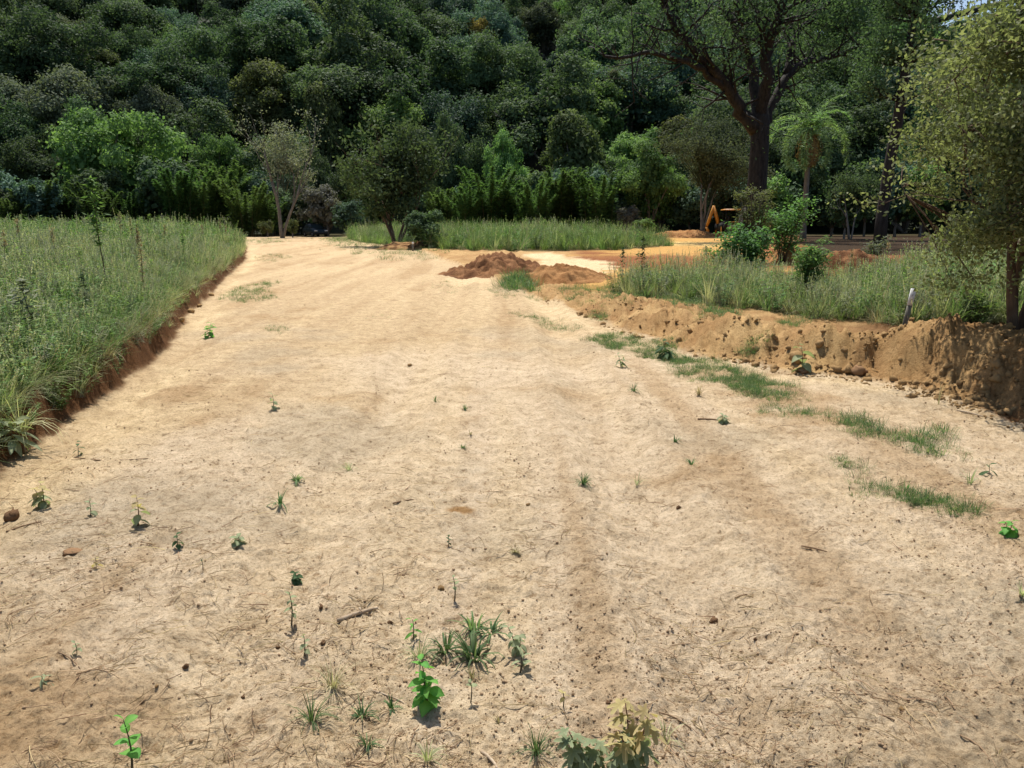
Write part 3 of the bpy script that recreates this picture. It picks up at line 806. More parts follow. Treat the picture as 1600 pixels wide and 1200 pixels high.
# -- bamboo
def bamboo_proto(seed, h, n):
    r = np.random.default_rng(seed); cu = MB(); lv = MB()
    for i in range(n):
        a = r.uniform(0, 6.28); b = np.array([math.cos(a), math.sin(a), 0]) * r.uniform(0, 1.3)
        hh = h * r.uniform(.55, 1.0); lean = r.uniform(.05, .35); d = np.array([math.cos(a), math.sin(a), 0])
        f = np.linspace(0, 1, 7); path = b + d * (f ** 2.2 * lean * hh)[:, None] + np.array([0, 0, 1.0]) * (hh * (f - .12 * f ** 3))[:, None]
        cu.tube(path, np.linspace(.035, .006, 7), 5)
        m = 430; ff = 1 - r.uniform(0, .88, m) ** 1.25
        C = np.stack([np.interp(ff, f, path[:, j]) for j in range(3)], 1)
        sp = (.06 + .85 * (1 - ff) ** .8)
        A = r.normal(0, 1, (m, 3)); A[:, 2] *= .4; A /= np.linalg.norm(A, axis=1)[:, None]
        C = C + A * (sp * r.uniform(.1, 1, m))[:, None]
        lv.leaves(C, np.repeat([[0, 0, 1.0]], m, 0), .46, .075, r, .1, .5, np.clip(ff * .7 + r.uniform(-.2, .4, m), 0, 1), .25, axis=A + np.array([0, 0, .55]))
    return cu.mesh('culms', M['stem'], True), lv.mesh('foliage', M['leaf_bamboo'])
BAM = [bamboo_proto(301, 7.0, 26), bamboo_proto(302, 6.4, 30)]
bam_px = [(15, 290), (60, 285), (108, 290), (150, 293), (195, 280), (235, 272), (272, 262), (310, 260), (345, 258), (380, 268), (410, 280)]
bam2 = [(695, 290), (730, 280), (765, 272), (800, 262), (835, 255), (870, 262), (905, 270), (940, 275)]
for i, (px, py) in enumerate(bam_px + bam2):
    Y = 93 + (i % 3) * 2.2
    p = at(px, py, Y); k = i % 2; z0 = Hs(p.x, Y)
    s = (p.z - z0) / (6.3 if k == 0 else 5.8) * (.82, 1.1, .95, 1.16, .88)[i % 5]
    e = empty('bamboo_clump', (p.x, Y, z0), i * 1.3); e.scale = (max(.85, s), max(.85, s), s)
    for nm, me in zip(('culms', 'foliage'), BAM[k]):
        o = bpy.data.objects.new(nm, me); COL.objects.link(o); o.parent = e
    left = i < len(bam_px)
    nth = ['first', 'second', 'third', 'fourth', 'fifth', 'sixth', 'seventh', 'eighth', 'ninth', 'tenth', 'eleventh'][i if left else i - len(bam_px)]
    tag(e, nth + ' bamboo clump from the left, behind the tall grass field' if left else nth + ' bamboo clump from the left, behind the central grass strip', 'bamboo', 'bamboo clumps at left' if left else 'bamboo clumps in the centre')

# -- grown trees with visible limbs
class Paths:
    def __init__(s): s.L = []
    def tube(s, path, rads, n): s.L.append((np.array(path), rads, n))
    def emit(s, mb, sc, sr=1.0):
        for p, q, n in s.L: mb.tube(p * sc, np.array(q) * sr, n)
        return mb
def grow(tb, r, p, d, L, rad, lvl, tips, wander=.22, split=(2, 4), ang=.6, up=.15, shrink=.68, sides=6, segs=4):
    d = np.asarray(d, float) / np.linalg.norm(d); p = np.asarray(p, float)
    path = [p]; rads = [rad]
    for i in range(segs):
        d = d + r.normal(0, wander, 3) * .5 + np.array([0, 0, up * .3]); d /= np.linalg.norm(d)
        path.append(path[-1] + d * L / segs); rads.append(rad * (1 - .42 * (i + 1) / segs))
    tb.tube(path, rads, max(3, sides))
    if lvl <= 0:
        tips.append((path[-1], d)); tips.append((path[-2], d)); return
    if lvl == 1: tips.append((path[-1], d))
    for k in range(r.integers(*split) if split[1] > split[0] else split[0]):
        f = r.uniform(.45, 1.0) if k else 1.0
        q = np.array(path[min(segs, int(round(f * segs)))])
        a = r.normal(0, 1, 3); a -= d * a.dot(d); a /= np.linalg.norm(a)
        nd = d * math.cos(ang) + a * math.sin(ang) * r.uniform(.6, 1.3) + np.array([0, 0, up])
        grow(tb, r, q, nd, L * shrink * r.uniform(.8, 1.15), rads[min(segs, int(round(f * segs)))] * (.75 if k == 0 else .6), lvl - 1, tips, wander, split, ang, up, shrink, sides - 1, segs)
def tip_leaves(mb, r, tips, n, spread, L, W, up=.3, flat=.6, tint=None, jit=.7):
    for p, d in tips:
        t = r.uniform(0, 1)
        C = np.asarray(p) + r.normal(0, 1, (n, 3)) * np.array([spread, spread, spread * flat])
        mb.leaves(C, r.normal(0, .6, (n, 3)), L, W, r, up, jit, np.clip(.55 * t + .45 * r.uniform(0, 1, n), 0, 1), fold=.15)

def big_tree():
    Y = 58.0; r = np.random.default_rng(401)
    base = at(1181, 352, Y); bx, bz = base.x, Hs(base.x, Y)
    root = empty('spreading_tree', (bx, Y, bz))
    def q(px, py, dy=0.0):
        v = at(px, py, Y + dy); return (v.x - bx, dy, v.z - bz)
    tr = MB(); path = [q(1176, 372), q(1179, 330), q(1183, 280), q(1187, 230), q(1188, 190), q(1186, 165)]
    tr.tube(path, [.95, .76, .66, .62, .66, .52], 14, rough=.05, rng=r)
    for a in np.arange(0, 6.28, .9):            # root flare
        tr.tube([(path[0][0] + math.cos(a) * 1.2, math.sin(a) * 1.2, -.3), (path[0][0] + math.cos(a) * .8, math.sin(a) * .8, .7), (path[1][0] + math.cos(a) * .6, math.sin(a) * .6, 2.2)], [.35, .4, .3], 6)
    tr.build('trunk', M['bark_dark'], root, True)
    mains = [   # limbs as the photograph shows them: points and thickness
        ([q(1182, 205), q(1158, 172, -.5), q(1143, 150, -1), q(1128, 122, -1.5), q(1085, 75, -2.5), q(1050, 35, -3), q(1020, -25, -3.5)], .62),
        ([q(1140, 146, -1), q(1105, 112, -2.2), q(1060, 92, -3.5), q(1010, 82, -5), q(945, 88, -6)], .34),
        ([q(1186, 180), q(1180, 120, 1), q(1160, 60, 2), q(1132, 5, 3), q(1105, -60, 4)], .52),
        ([q(1172, 90, 1.6), q(1165, 50, .6), q(1150, 0, -.5), q(1145, -60, -1)], .26),
        ([q(1188, 185), q(1196, 130, -1), q(1200, 75, -1.6), q(1216, 30, -2.5), q(1235, -30, -3), q(1250, -120, -3.5)], .60),
        ([q(1189, 200), q(1214, 150, 1), q(1236, 110, 1.8), q(1262, 96, 2.6), q(1310, 84, 4), q(1375, 60, 5)], .46),
        ([q(1228, 118, 1.6), q(1240, 60, 2.5), q(1280, 20, 3.4), q(1330, -30, 4.5)], .34),
        ([q(1105, 98, -2), q(1065, 45, -1.2), q(1040, 0, -.5), q(1030, -60, 0)], .26)]
    tips = []
    for pts, rad in mains:
        lb = MB(); pts = np.array(pts); f = np.linspace(0, 1, len(pts)); ff = np.linspace(0, 1, len(pts) * 3)
        pp = np.stack([np.interp(ff, f, pts[:, j]) for j in range(3)], 1); pp[1:-1] += r.normal(0, .10, (len(pp) - 2, 3))
        lb.tube(pp, np.linspace(rad * .8, rad * .24, len(pp)), 8, rough=.08, rng=r)
        for k in range(4, len(pp), 1):
            for _ in range(2):
                d = pp[k] - pp[k - 1]; d /= np.linalg.norm(d)
                nd = d * .5 + r.normal(0, .6, 3) + np.array([0, 0, .25])
                grow(lb, r, pp[k], nd, r.uniform(1.6, 2.9), rad * .16, 1, tips, .35, (2, 4), .7, .1, .7, 4, 3)
        lb.build('branch', M['bark_dark'], root, True)
    cr = MB()
    for p, d in tips:
        x = p[0]; dens = 9 + 36 * sstep(1.5, 7.0, x) + 5 * sstep(8, 16, p[2])
        if x < 0 and p[2] < 11.0: dens *= .35
        t = r.uniform(0, 1); n = int(dens)
        C = np.asarray(p) + r.normal(0, 1, (n, 3)) * np.array([.62, .62, .42])
        cr.leaves(C, r.normal(0, .6, (n, 3)), .24, .12, r, .3, .7, np.clip(.5 * t + .5 * r.uniform(0, 1, n), 0, 1), .15)
    cr.build('crown', M['leaf_dark'], root)
    tag(root, 'huge dark-trunked tree with spreading limbs beside the yellow backhoe', 'tree')
big_tree()

def limb_tree(name, label, base_px, top_y, Y, stems, crown_px, leaf, lvl, nleaf, spread, mat, bark, seed, ang=.55, rad=.16, frac=.42, up=.15, shrink=.7, lean=None, z=None, flat=.6, fill=0, low=.3, nfill=None):
    """stems rise from one foot; L chosen so that the crown reaches the photographed top"""
    p = at(base_px, 360, Y); bz = Hs(p.x, Y) if z is None else z
    root = empty(name, (p.x, Y, bz)); r = np.random.default_rng(seed)
    top = at(base_px, top_y, Y).z - bz
    tb = Paths(); tips = []
    for (dx, dy, th) in stems:
        grow(tb, r, (dx * .25, dy * .25, -.2), (dx, dy, 2.4), top * frac, rad * th, lvl, tips, .2, (2, 4), ang, up, shrink, 7, 4)
    zs = np.array([t[0][2] for t in tips]); xs = np.array([t[0][0] for t in tips])
    k = top / np.percentile(zs, 98); w = min(1.35, crown_px / px_per_m(p) / max(.1, np.percentile(xs, 96) - np.percentile(xs, 4)))
    sc = np.array([w, w, k])
    tips = [(t[0] * sc, t[1]) for t in tips]
    tb = tb.emit(MB(), sc, 1.0); tb.build('trunk', M[bark], root, True)
    cr = MB()
    if fill:                       # leafy twigs through the crown's volume, thicker towards its outside
        rx = crown_px / px_per_m(p) / 2; nc = 34; u = unit_dirs(r, nc, -.9)[:nc]; nc = len(u)
        zc = top * (low + 1) / 2; hz = top * (1 - low) / 2; cx = .5 * np.mean([t[0][0] for t in tips])
        cc = u * (r.uniform(.25, .95, nc) * r.uniform(.7, 1.12, nc))[:, None] * np.array([rx, rx, hz]) + np.array([cx, 0, zc])
        cs = r.uniform(.06, .15, nc) * rx
        pick = r.integers(0, nc, fill)
        F = cc[pick] + r.normal(0, 1, (fill, 3)) * cs[pick][:, None] * np.array([1, 1, .62])
        F[:, 2] = np.minimum(F[:, 2], top * 1.02)
        keep = np.ones(fill, bool)
        tips = [t for i, t in enumerate(tips) if i % 2 == 0] + [(f, None) for f in F[keep]]
        for f in F[keep][::6]:
            a = np.array([cx * .6 + f[0] * .3, f[1] * .3, max(.5, f[2] * .62)]); tb2 = (a + f) / 2 + r.normal(0, .15, 3)
            cr.tube([a, tb2, f], [.03, .02, .008], 3, .1, False)
    tip_leaves(cr, r, tips, nleaf, spread, leaf, leaf * .5, .3, flat)
    cr.build('crown', M[mat], root)
    tag(root, label, 'tree')
    return root
limb_tree('pale_tree', 'sparse pale-barked tree with twin trunks at the end of the track', 440, 172, 82, [(.04, 0, 1), (.20, .1, .75)], 116, .24, 3, 13, .40, 'leaf_silver', 'bark_grey', 411, .42, .21, .46, fill=300, low=.30)
limb_tree('multi_stemmed_tree', 'dark multi-stemmed tree with broad leaves standing beside the track', 618, 192, 47, [(-.14, 0, 1), (.06, .1, .9), (.22, -.05, .8), (-.28, .1, .6), (.1, -.2, .7)], 158, .24, 3, 15, .34, 'leaf_dark', 'bark_brown', 412, .5, .12, .40, fill=560, low=.10)
limb_tree('domed_tree', 'fine-leaved grey-green domed tree left of the huge dark trunk', 1094, 178, 76, [(-.1, 0, 1), (.2, .1, .9), (.45, 0, .7)], 165, .20, 3, 26, .42, 'leaf_grey', 'bark_grey', 413, .5, .13, .40, fill=1100, low=.30)
limb_tree('understory_tree', 'small flat-topped tree with bent trunk in the shade right of the palm', 1330, 268, 60, [(-.5, 0, 1), (.3, 0, .7)], 80, .17, 3, 14, .28, 'leaf_dark', 'bark_grey', 414, .7, .10, .5, .05, fill=160, low=.65)

def leaning_tree():
    Y = 42.0; r = np.random.default_rng(421)
    b = at(1374, 386, Y); bz = Hs(b.x, Y); root = empty('leaning_tree', (b.x, Y, bz))
    q = lambda px, py, dy=0: np.array([at(px, py, Y + dy).x - b.x, dy, at(px, py, Y + dy).z - bz])
    tb = MB(); pts = [q(1373, 398), q(1378, 340), q(1386, 280), q(1398, 215), q(1408, 160), q(1416, 100), q(1428, 30), q(1440, -60)]
    tb.tube(pts, [.36, .30, .28, .27, .26, .22, .17, .08], 9, rough=.05, rng=r)
    tips = []
    for k in range(4, 8):
        for _ in range(9 if k > 4 else 5):
            a = r.uniform(0, 6.28)
            grow(tb, r, pts[k] + r.normal(0, .1, 3), (math.cos(a) - .25, math.sin(a), .35), r.uniform(1.0, 1.9), .07, 1, tips, .3, (2, 4), .6, .1, .7, 4, 3)
    tb.build('trunk', M['bark_dark'], root, True)
    cr = MB(); tip_leaves(cr, r, tips, 58, .36, .17, .09, .3, .8); cr.build('crown', M['leaf_dark'], root)
    tag(root, 'slender leaning tree with dense dark crown left of the near leafy tree', 'tree')
leaning_tree()

def palm():
    Y = 68.0; r = np.random.default_rng(431)
    b = at(1256, 352, Y); bz = Hs(b.x, Y); root = empty('palm_tree', (b.x, Y, bz))
    top = at(1266, 200, Y); tx, tz = top.x - b.x, top.z - bz
    tb = MB(); f = np.linspace(0, 1, 14)
    tb.tube(np.stack([tx * f ** 1.2, 0 * f, tz * f - .2 * (1 - f)], 1), np.interp(f, [0, .1, .9, 1], [.32, .24, .19, .26]), 10); tb.build('trunk', M['bark_grey'], root, True)
    def frond(L, droop, seed, mat):
        q = np.random.default_rng(seed); mb = MB(); n = 16; s = np.linspace(0, 1, n)
        ang = 1.15 - droop * s ** 1.15
        step = L / (n - 1); pts = [np.zeros(3)]
        for i in range(1, n): pts.append(pts[-1] + step * np.array([math.cos(ang[i]), 0, math.sin(ang[i])]))
        pts = np.array(pts); mb.tube(pts, np.linspace(.035, .008, n), 4, .7)
        m = 110; ff = np.repeat(np.linspace(.1, 1, m // 2), 2); C = np.stack([np.interp(ff, s, pts[:, j]) for j in range(3)], 1)
        side = np.tile([1, -1], m // 2); A = np.stack([.55 + 0 * ff, side * 1.0, -1.15 + q.normal(0, .3, m)], 1); A /= np.linalg.norm(A, axis=1)[:, None]
        ll = .55 * np.sin(np.clip(ff * 2.7 + .35, 0, 3.1)) + .12
        mb.leaves(C + A * (ll * .5)[:, None], np.stack([0 * ff, -side * .3, 1 + 0 * ff], 1), .70, .085, q, 0, .2, None, .3, .2, axis=A)
        return mb.mesh('frond', M[mat])
    kinds = [frond(5.2, 2.5, 1, 'leaf_palm'), frond(4.8, 2.75, 2, 'leaf_palm'), frond(3.8, 1.4, 3, 'leaf_palm'), frond(3.6, 2.2, 4, 'leaf_dead')]
    for i in range(22):
        young = i > 14
        k = 3 if i < 4 else (2 if i > 18 else r.integers(0, 2))
        o = bpy.data.objects.new('frond', kinds[k]); COL.objects.link(o); o.parent = root
        o.location = (tx, 0, tz + (.2 if i > 10 else -.1))
        tilt = 1.5 if i < 4 else (r.uniform(.1, 1.05) if not young else r.uniform(-.35, .1))
        o.rotation_euler = Euler((0, tilt, i * 2.399), 'XYZ')
    tag(root, 'feather palm with drooping fronds and a brown skirt of dead leaves', 'palm')
palm()

def near_tree():
    r = np.random.default_rng(441); x0, y0 = TREE_R
    z0 = Hs(x0, y0); root = empty('leafy_tree', (x0, y0, z0 - .03))
    tb = Paths(); tips = []
    for dx, dy, th, L in ((-.55, -.15, 1.0, 1.1), (-.12, .15, 1.1, 1.3), (.35, -.05, .9, 1.25), (.7, .3, .8, 1.1), (-.35, .45, .8, 1.2), (.1, -.5, .7, 1.15)):
        grow(tb, r, (dx * .14, dy * .14, -.1), (dx * .8, dy * .8, 1.9), L, .058 * th, 4, tips, .25, (2, 4), .62, .10, .74, 7, 4)
    P = np.array([t[0] for t in tips])
    k = 3.9 / np.percentile(P[:, 2], 99); w = 2.7 / (np.percentile(P[:, 0], 97) - np.percentile(P[:, 0], 3))
    sc = np.array([w, w, k])
    for L_ in tb.L: L_[0][:, 1] -= .16 * np.clip(L_[0][:, 2], 0, 9)
    P[:, 1] -= .16 * P[:, 2]
    tb = tb.emit(MB(), sc, 1.0); P = P * sc
    u = unit_dirs(r, 3400, -.98); q = r.uniform(.30, 1.0, len(u)) ** .55
    lump = .84 + .30 * np.sin(u[:, 0] * 5 + .4) * np.sin(u[:, 1] * 4 + 2) * np.sin(u[:, 2] * 7 + 1)
    lump = lump * np.interp(u[:, 2], [.2, 1], [1, .9])
    F = u * (q * lump)[:, None] * np.array([1.62, 1.75, 2.15]) + np.array([.02, -.50, 2.15])
    G_ = F[::16]; F = G_[r.integers(0, len(G_), 2900)] + r.normal(0, 1, (2900, 3)) * np.array([.14, .14, .06])
    F = F[(fbm(F[:, 0] * 2.1 + F[:, 1] * 1.3, F[:, 2] * 2.3 - F[:, 1], 445, 2) > .34) & (F[:, 2] > .38 + .45 * np.clip(F[:, 0] + .9, 0, 1.2))]
    for f in F[::4]:
        j = np.argmin(((P - f) ** 2).sum(1)); m = (P[j] + f) / 2 + np.array([0, 0, .05])
        tb.tube([P[j], m, f], [.009, .006, .003], 3, .5, False)
    tb.build('trunk', M['bark_brown'], root, True)
    cr = MB()
    PP = np.concatenate([P[::2], F])
    for c in PP:
        t = r.uniform(0, 1); n = 32
        C = c + r.normal(0, 1, (n, 3)) * np.array([.125, .125, .06])
        cr.leaves(C, r.normal(0, .5, (n, 3)), .047, .026, r, .5, .6, np.clip(.6 * t + .4 * r.uniform(0, 1, n), 0, 1), .12)
    cr.build('crown', M['leaf_myrtle'], root)
    tag(root, 'near small-leaved olive green tree growing on the earth mound at right', 'tree')
near_tree()

# ------------------------------------------------------------------ shrubs and tall weeds on both sides
def shrub(name, label, px, py, h_px, w_px, mat, leaf, n, seed, stems=5, shape='round', zlow=.25, wl=.45, spread=.10):
    b = on(px, py); k = px_per_m(b); Hh = h_px / k; W = w_px / k
    root = empty(name, b); r = np.random.default_rng(seed); tb = MB(); cr = MB()
    for i in range(stems):
        a = i * 6.28 / stems + r.uniform(-.3, .3); tipr = r.uniform(.15, .45) * W; hh = Hh * r.uniform(.7, .98)
        e = np.array([math.cos(a) * tipr, math.sin(a) * tipr, hh]); p0 = np.array([math.cos(a), math.sin(a), 0]) * .03 * W
        path = [p0, p0 + np.array([e[0] * .25, e[1] * .25, hh * .35]), p0 * .2 + np.array([e[0] * .6, e[1] * .6, hh * .7]), e]
        tb.tube(path, [.012 * Hh + .004, .009 * Hh + .003, .006 * Hh + .002, .002], 5)
        for j in range(9):
            f = r.uniform(zlow, 1); c = np.array([np.interp(f, [0, .35, .7, 1], [q[d] for q in path]) for d in range(3)])
            a2 = r.uniform(0, 6.28); L = W * .35 * (1.05 - .6 * f) * r.uniform(.5, 1.1)
            if shape == 'plume': L *= .5
            t = c + np.array([math.cos(a2) * L, math.sin(a2) * L, L * .55]); tb.tube([c, (c + t) / 2 + r.normal(0, .02 * W, 3), t], [.004 * Hh, .003 * Hh, .0015], 3)
            m = max(4, n // (stems * 9)); ff = r.uniform(.15, 1.1, m)[:, None]
            C = c + (t - c) * ff + r.normal(0, spread * W, (m, 3)) * np.array([1, 1, .6])
            A = (t - c) / (np.linalg.norm(t - c) + 1e-6)
            cr.leaves(C, np.repeat([[0, 0, 1.0]], m, 0), leaf, leaf * wl, r, .3, .6, np.clip(r.uniform(0, 1, m) * .6 + .4 * f, 0, 1), .15, axis=A + r.normal(0, .7, (m, 3)))
    tb.build('stems', M['stem'], root, True); cr.build('foliage', M[mat], root)
    tag(root, label, 'shrub')
    return root
shrub('shrub', 'tall feathery shrub with grey-green top left of the palm trunk', 1172, 428, 138, 66, 'leaf_olive', .11, 4200, 501, 9, 'round', .25, .25, .07)
shrub('shrub', 'leafy bright green shrub right of the tall feathery shrub', 1222, 412, 100, 90, 'leaf_bush', .12, 2600, 502, 6, wl=.55)
shrub('shrub', 'dark glossy green low shrub in front of the tall feathery shrub', 1165, 440, 84, 92, 'leaf_bush', .10, 3400, 503, 7, zlow=.1, wl=.55)
shrub('shrub', 'rounded fresh green bush with two thin stems behind the berm', 1262, 480, 108, 76, 'leaf_bush', .085, 2600, 504, 5, zlow=.42, wl=.28, spread=.08)
shrub('shrub', 'low leafy weed shrub spreading left of the dark glossy shrub', 1125, 428, 46, 60, 'leaf_green', .09, 900, 505, 6, zlow=.1, wl=.5)
shrub('shrub', 'small shaded shrub at the foot of the leaning tree', 1365, 412, 42, 50, 'leaf_grey', .14, 700, 506, 6, zlow=.1, wl=.3)
shrub('shrub', 'low bushy herb among the grass right of the white stake', 1520, 510, 62, 70, 'grass_green', .06, 900, 507, 6, zlow=.1, wl=.5)
shrub('shrub', 'weedy green shrub below the central bamboo at the end of the sand', 1005, 366, 26, 30, 'leaf_green', .22, 500, 508, 5, zlow=.1, wl=.4)

def spike_weed(label, px, py, h_px, mat='leaf_dark', seed=1, leaf=.07, dens=120, lean=0.0, top_only=0.0, thick=.006, w=.10, sub='tall_weed', plume=None):
    b = on(px, py); k = px_per_m(b); Hh = h_px / k
    root = empty(sub, b); r = np.random.default_rng(seed); tb = MB(); cr = MB()
    f = np.linspace(0, 1, 7); path = np.stack([lean * Hh * f ** 1.5 + r.normal(0, .006 * Hh, 7), r.normal(0, .006 * Hh, 7), Hh * f], 1); path[0] = (0, 0, -.03)
    tb.tube(path, np.linspace(thick, thick * .3, 7), 5); tb.build('stem', M['stem'], root, True)
    ff = r.uniform(top_only, 1, dens); C = np.stack([np.interp(ff, f, path[:, j]) for j in range(3)], 1)
    A = r.normal(0, 1, (dens, 3)); A[:, 2] = np.abs(A[:, 2]) * .5 + .25; A /= np.linalg.norm(A, axis=1)[:, None]
    rad = w * np.sin(np.clip((ff - top_only) / (1 - top_only), .08, 1) * 2.8 + .15) + .01
    cr.leaves(C + A * (rad * r.uniform(.2, 1, dens))[:, None], np.repeat([[0, 0, 1.0]], dens, 0), leaf, leaf * .3, r, .3, .4, None, .2, axis=A)
    cr.build('leaves', M[mat], root)
    if plume:
        pm = MB(); n = 60; pf = r.uniform(.82, 1.06, n); D = path[-1] - path[0]
        pm.leaves(path[0] + D * pf[:, None] + r.normal(0, .018, (n, 3)), r.normal(0, 1, (n, 3)), .06, .016, r, 0, .5, None, .1, axis=np.repeat((D / np.linalg.norm(D))[None], n, 0))
        pm.build('plume', M[plume], root)
    tag(root, label, 'weed')
spike_weed('dark bottlebrush-shaped weed standing at the left end of the right meadow', 1002, 448, 76, 'leaf_dark', 511, .10, 330, w=.17)
spike_weed('slimmer dark spiky weed left of the bottlebrush-shaped weed', 972, 446, 58, 'leaf_dark', 512, .09, 160, w=.09)
spike_weed('tall single-stemmed weed with leafy top rising above the left grass', 168, 470, 185, 'grass_green', 513, .13, 260, -.04, .45, .013, .17)
spike_weed('weed with pale upper leaves in the left grass near the frame edge', 56, 560, 120, 'weed_grey', 514, .10, 120, -.05, .45, .008, .13)
spike_weed('brown dead seed stalk standing in the left grass', 228, 470, 105, 'grass_dry', 515, .05, 300, -.02, .15, .008, .06, plume='grass_dry')
spike_weed('thin weed with pale plume left of the dead seed stalk', 196, 440, 100, 'weed_grey', 516, .07, 60, .0, .3, .006, .06, plume='grass_dry')
spike_weed('thin dark leafy weed in the middle of the left grass', 135, 500, 80, 'leaf_dark', 517, .07, 110, .05, .3, .006, .08)
spike_weed('slim leafy weed at the right end of the left grass', 290, 428, 62, 'grass_green', 518, .09, 120, 0, .3, .008, .1)
for i, (px, py, h) in enumerate(((14, 470, 100), (215, 425, 78), (258, 425, 70), (95, 450, 90), (322, 410, 54), (355, 402, 46), (345, 404, 56), (40, 440, 90))):
    spike_weed('thin grassy seed stalk with pale tip, %s' % ['at the left edge of the field', 'behind the dead seed stalk', 'right of the dead seed stalk', 'left of the tall single-stemmed weed', 'where the grass field narrows', 'at the far corner of the grass field', 'just left of the field corner', 'near the left edge of the field'][i], px, py, h, 'weed_grey', 530 + i, .06, 40, random.Random(i).uniform(-.08, .08), .3, .005, .05, plume='grass_dry')
for i, (px, py, h) in enumerate(((1098, 440, 52), (1126, 438, 46), (1380, 440, 58), (1410, 436, 52), (1326, 440, 46))):
    spike_weed('fluffy pale seed plume %s' % ['left of the dark glossy shrub', 'in front of the dark glossy shrub', 'below the leaning tree', 'right of the leaning tree', 'right of the rounded fresh bush'][i], px, py, h, 'weed_grey', 550 + i, .06, 40, .05, .2, .006, .04, 'seed_plume', plume='grass_dry')

# ------------------------------------------------------------------ heaps of dug earth
def heap(name, label, px, py, w, d, h, c_key, seed, rough=1.0, turn=0.0, cat='dirt pile'):
    b = on(px, py); n = 90
    r = np.random.default_rng(seed)
    u = np.linspace(-1.15, 1.15, n); U, Vv = np.meshgrid(u, u, indexing='ij')
    x = U.ravel() * w / 2; y = Vv.ravel() * d / 2
    rr = np.hypot(U.ravel(), Vv.ravel()) + .35 * (fbm(x * 1.3 + seed, y * 1.3, seed, 3) - .5)
    z = h * (1 - sstep(.25, 1.0, rr)) * (.65 + .7 * fbm(x * 1.6, y * 1.6 + seed, seed + 5, 3))
    z += rough * h * (.6 * (np.abs(fbm(x * 2.6, y * 2.6, seed + 7, 3) - .5) - .1) + .26 * (fbm(x * 8, y * 8, seed + 9, 3) - .5)) * (1 - sstep(.7, 1.02, rr)) - .14 * sstep(.9, 1.1, rr)
    ca, sa = math.cos(turn), math.sin(turn)
    gx = b.x + x * ca - y * sa; gy = b.y + x * sa + y * ca
    z = z + H(gx, gy) - b.z
    V = np.stack([gx - b.x, gy - b.y, z], 1)
    nn = fbm(x * 3, y * 3, seed + 11, 4)
    c = mixc(np.repeat(c_key[0][None], len(x), 0), c_key[1], sstep(.35, .65, nn))
    a = (np.arange(n - 1)[:, None] * n + np.arange(n - 1)[None]).ravel()
    me = mesh_np(name, V, [np.stack([a, a + n, a + n + 1, a + 1], 1)], M['earth'], True, None, c)
    o = bpy.data.objects.new(name, me); COL.objects.link(o); o.location = b
    tag(o, label, cat)
RB = (np.array(lin(140, 96, 64, .58)), np.array(lin(186, 136, 94, .60))); OB = (np.array(lin(176, 124, 76, .60)), np.array(lin(210, 158, 104, .62))); BR = (np.array(lin(120, 84, 56, .6)), np.array(lin(176, 126, 84, .62)))
heap('dirt_heap', 'large reddish brown heap of crumbly clay beside the track', 776, 422, 3.3, 4.4, .34, RB, 601, 2.6)
heap('dirt_heap', 'lower orange clay heap right of the large reddish heap', 878, 434, 2.6, 3.2, .24, OB, 602, 2.0)
heap('dirt_heap', 'flat brown clay lump at the foot of the large reddish heap', 738, 432, .9, 1.1, .16, RB, 603, 1.2)
heap('dirt_heap', 'red earth heap behind the rounded fresh bush', 1318, 426, 2.4, 2.4, .55, RB, 604, .8)
heap('dirt_heap', 'brown earth heap behind the leafy bright green shrub', 1238, 410, 2.2, 2.6, .6, OB, 605, 1.0)
heap('dirt_heap', 'long orange earth bank beside the backhoe', 1068, 371, 8.0, 7, .55, OB, 606, .9)
heap('dirt_heap', 'low dark brown earth ridge right of the red heap', 1360, 424, 2.6, 2.0, .35, BR, 607, .8)
heap('dirt_heap', 'low orange earth ridge below the leaning tree', 1420, 424, 2.6, 2.0, .30, OB, 608, .6)
heap('dirt_heap', 'low reddish soil mound under the multi-stemmed tree', 650, 388, 5.0, 4.5, .32, (SOIL, CLAY), 609, .7)

# ------------------------------------------------------------------ backhoe, parked car, survey stake, elevated deck
M['cat_yellow'] = surf_mat('machine_paint', lin(196, 128, 44, .75), lin(222, 156, 60, .8), 3, .5, .1, spec=.4)
M['cat_dark'] = surf_mat('machine_dark', (.015, .015, .016), (.04, .04, .04), 5, .6, .1)
M['tyre'] = surf_mat('tyre', (.012, .012, .012), (.03, .028, .025), 8, .9, .2)
M['rim'] = surf_mat('rim', (.12, .12, .12), (.3, .3, .3), 8, .5, .1)
def wheel(parent, c, rad, w, nm='wheel', axis='x'):
    prof = [(0.55, -.5), (.92, -.5), (1.0, -.38), (1.0, .38), (.92, .5), (.55, .5)]
    n = 24; V = []; Q = []
    for i in range(n):
        a = i * 6.2832 / n
        for pr, ps in prof:
            t = 1.0 if (pr < 1 or i % 2) else .96
            V.append((ps * w, math.cos(a) * pr * rad * t, math.sin(a) * pr * rad * t))
    m = len(prof)
    for i in range(n):
        for j in range(m): Q.append([i * m + j, i * m + (j + 1) % m, ((i + 1) % n) * m + (j + 1) % m, ((i + 1) % n) * m + j])
    V = np.array(V)
    if axis == 'y': V = V[:, [1, 0, 2]]
    e = MB().add(V, Q).build(nm, M['tyre'], parent, True); e.location = c
    d = MB(); ax = np.array([1, 0, 0]) if axis == 'x' else np.array([0, 1, 0])
    d.tube([-ax * w * .36, -ax * w * .42, ax * w * .42, ax * w * .36], [rad * .2, rad * .56, rad * .56, rad * .2], 18); d.build('rim', M['rim'], e, True)
    return e
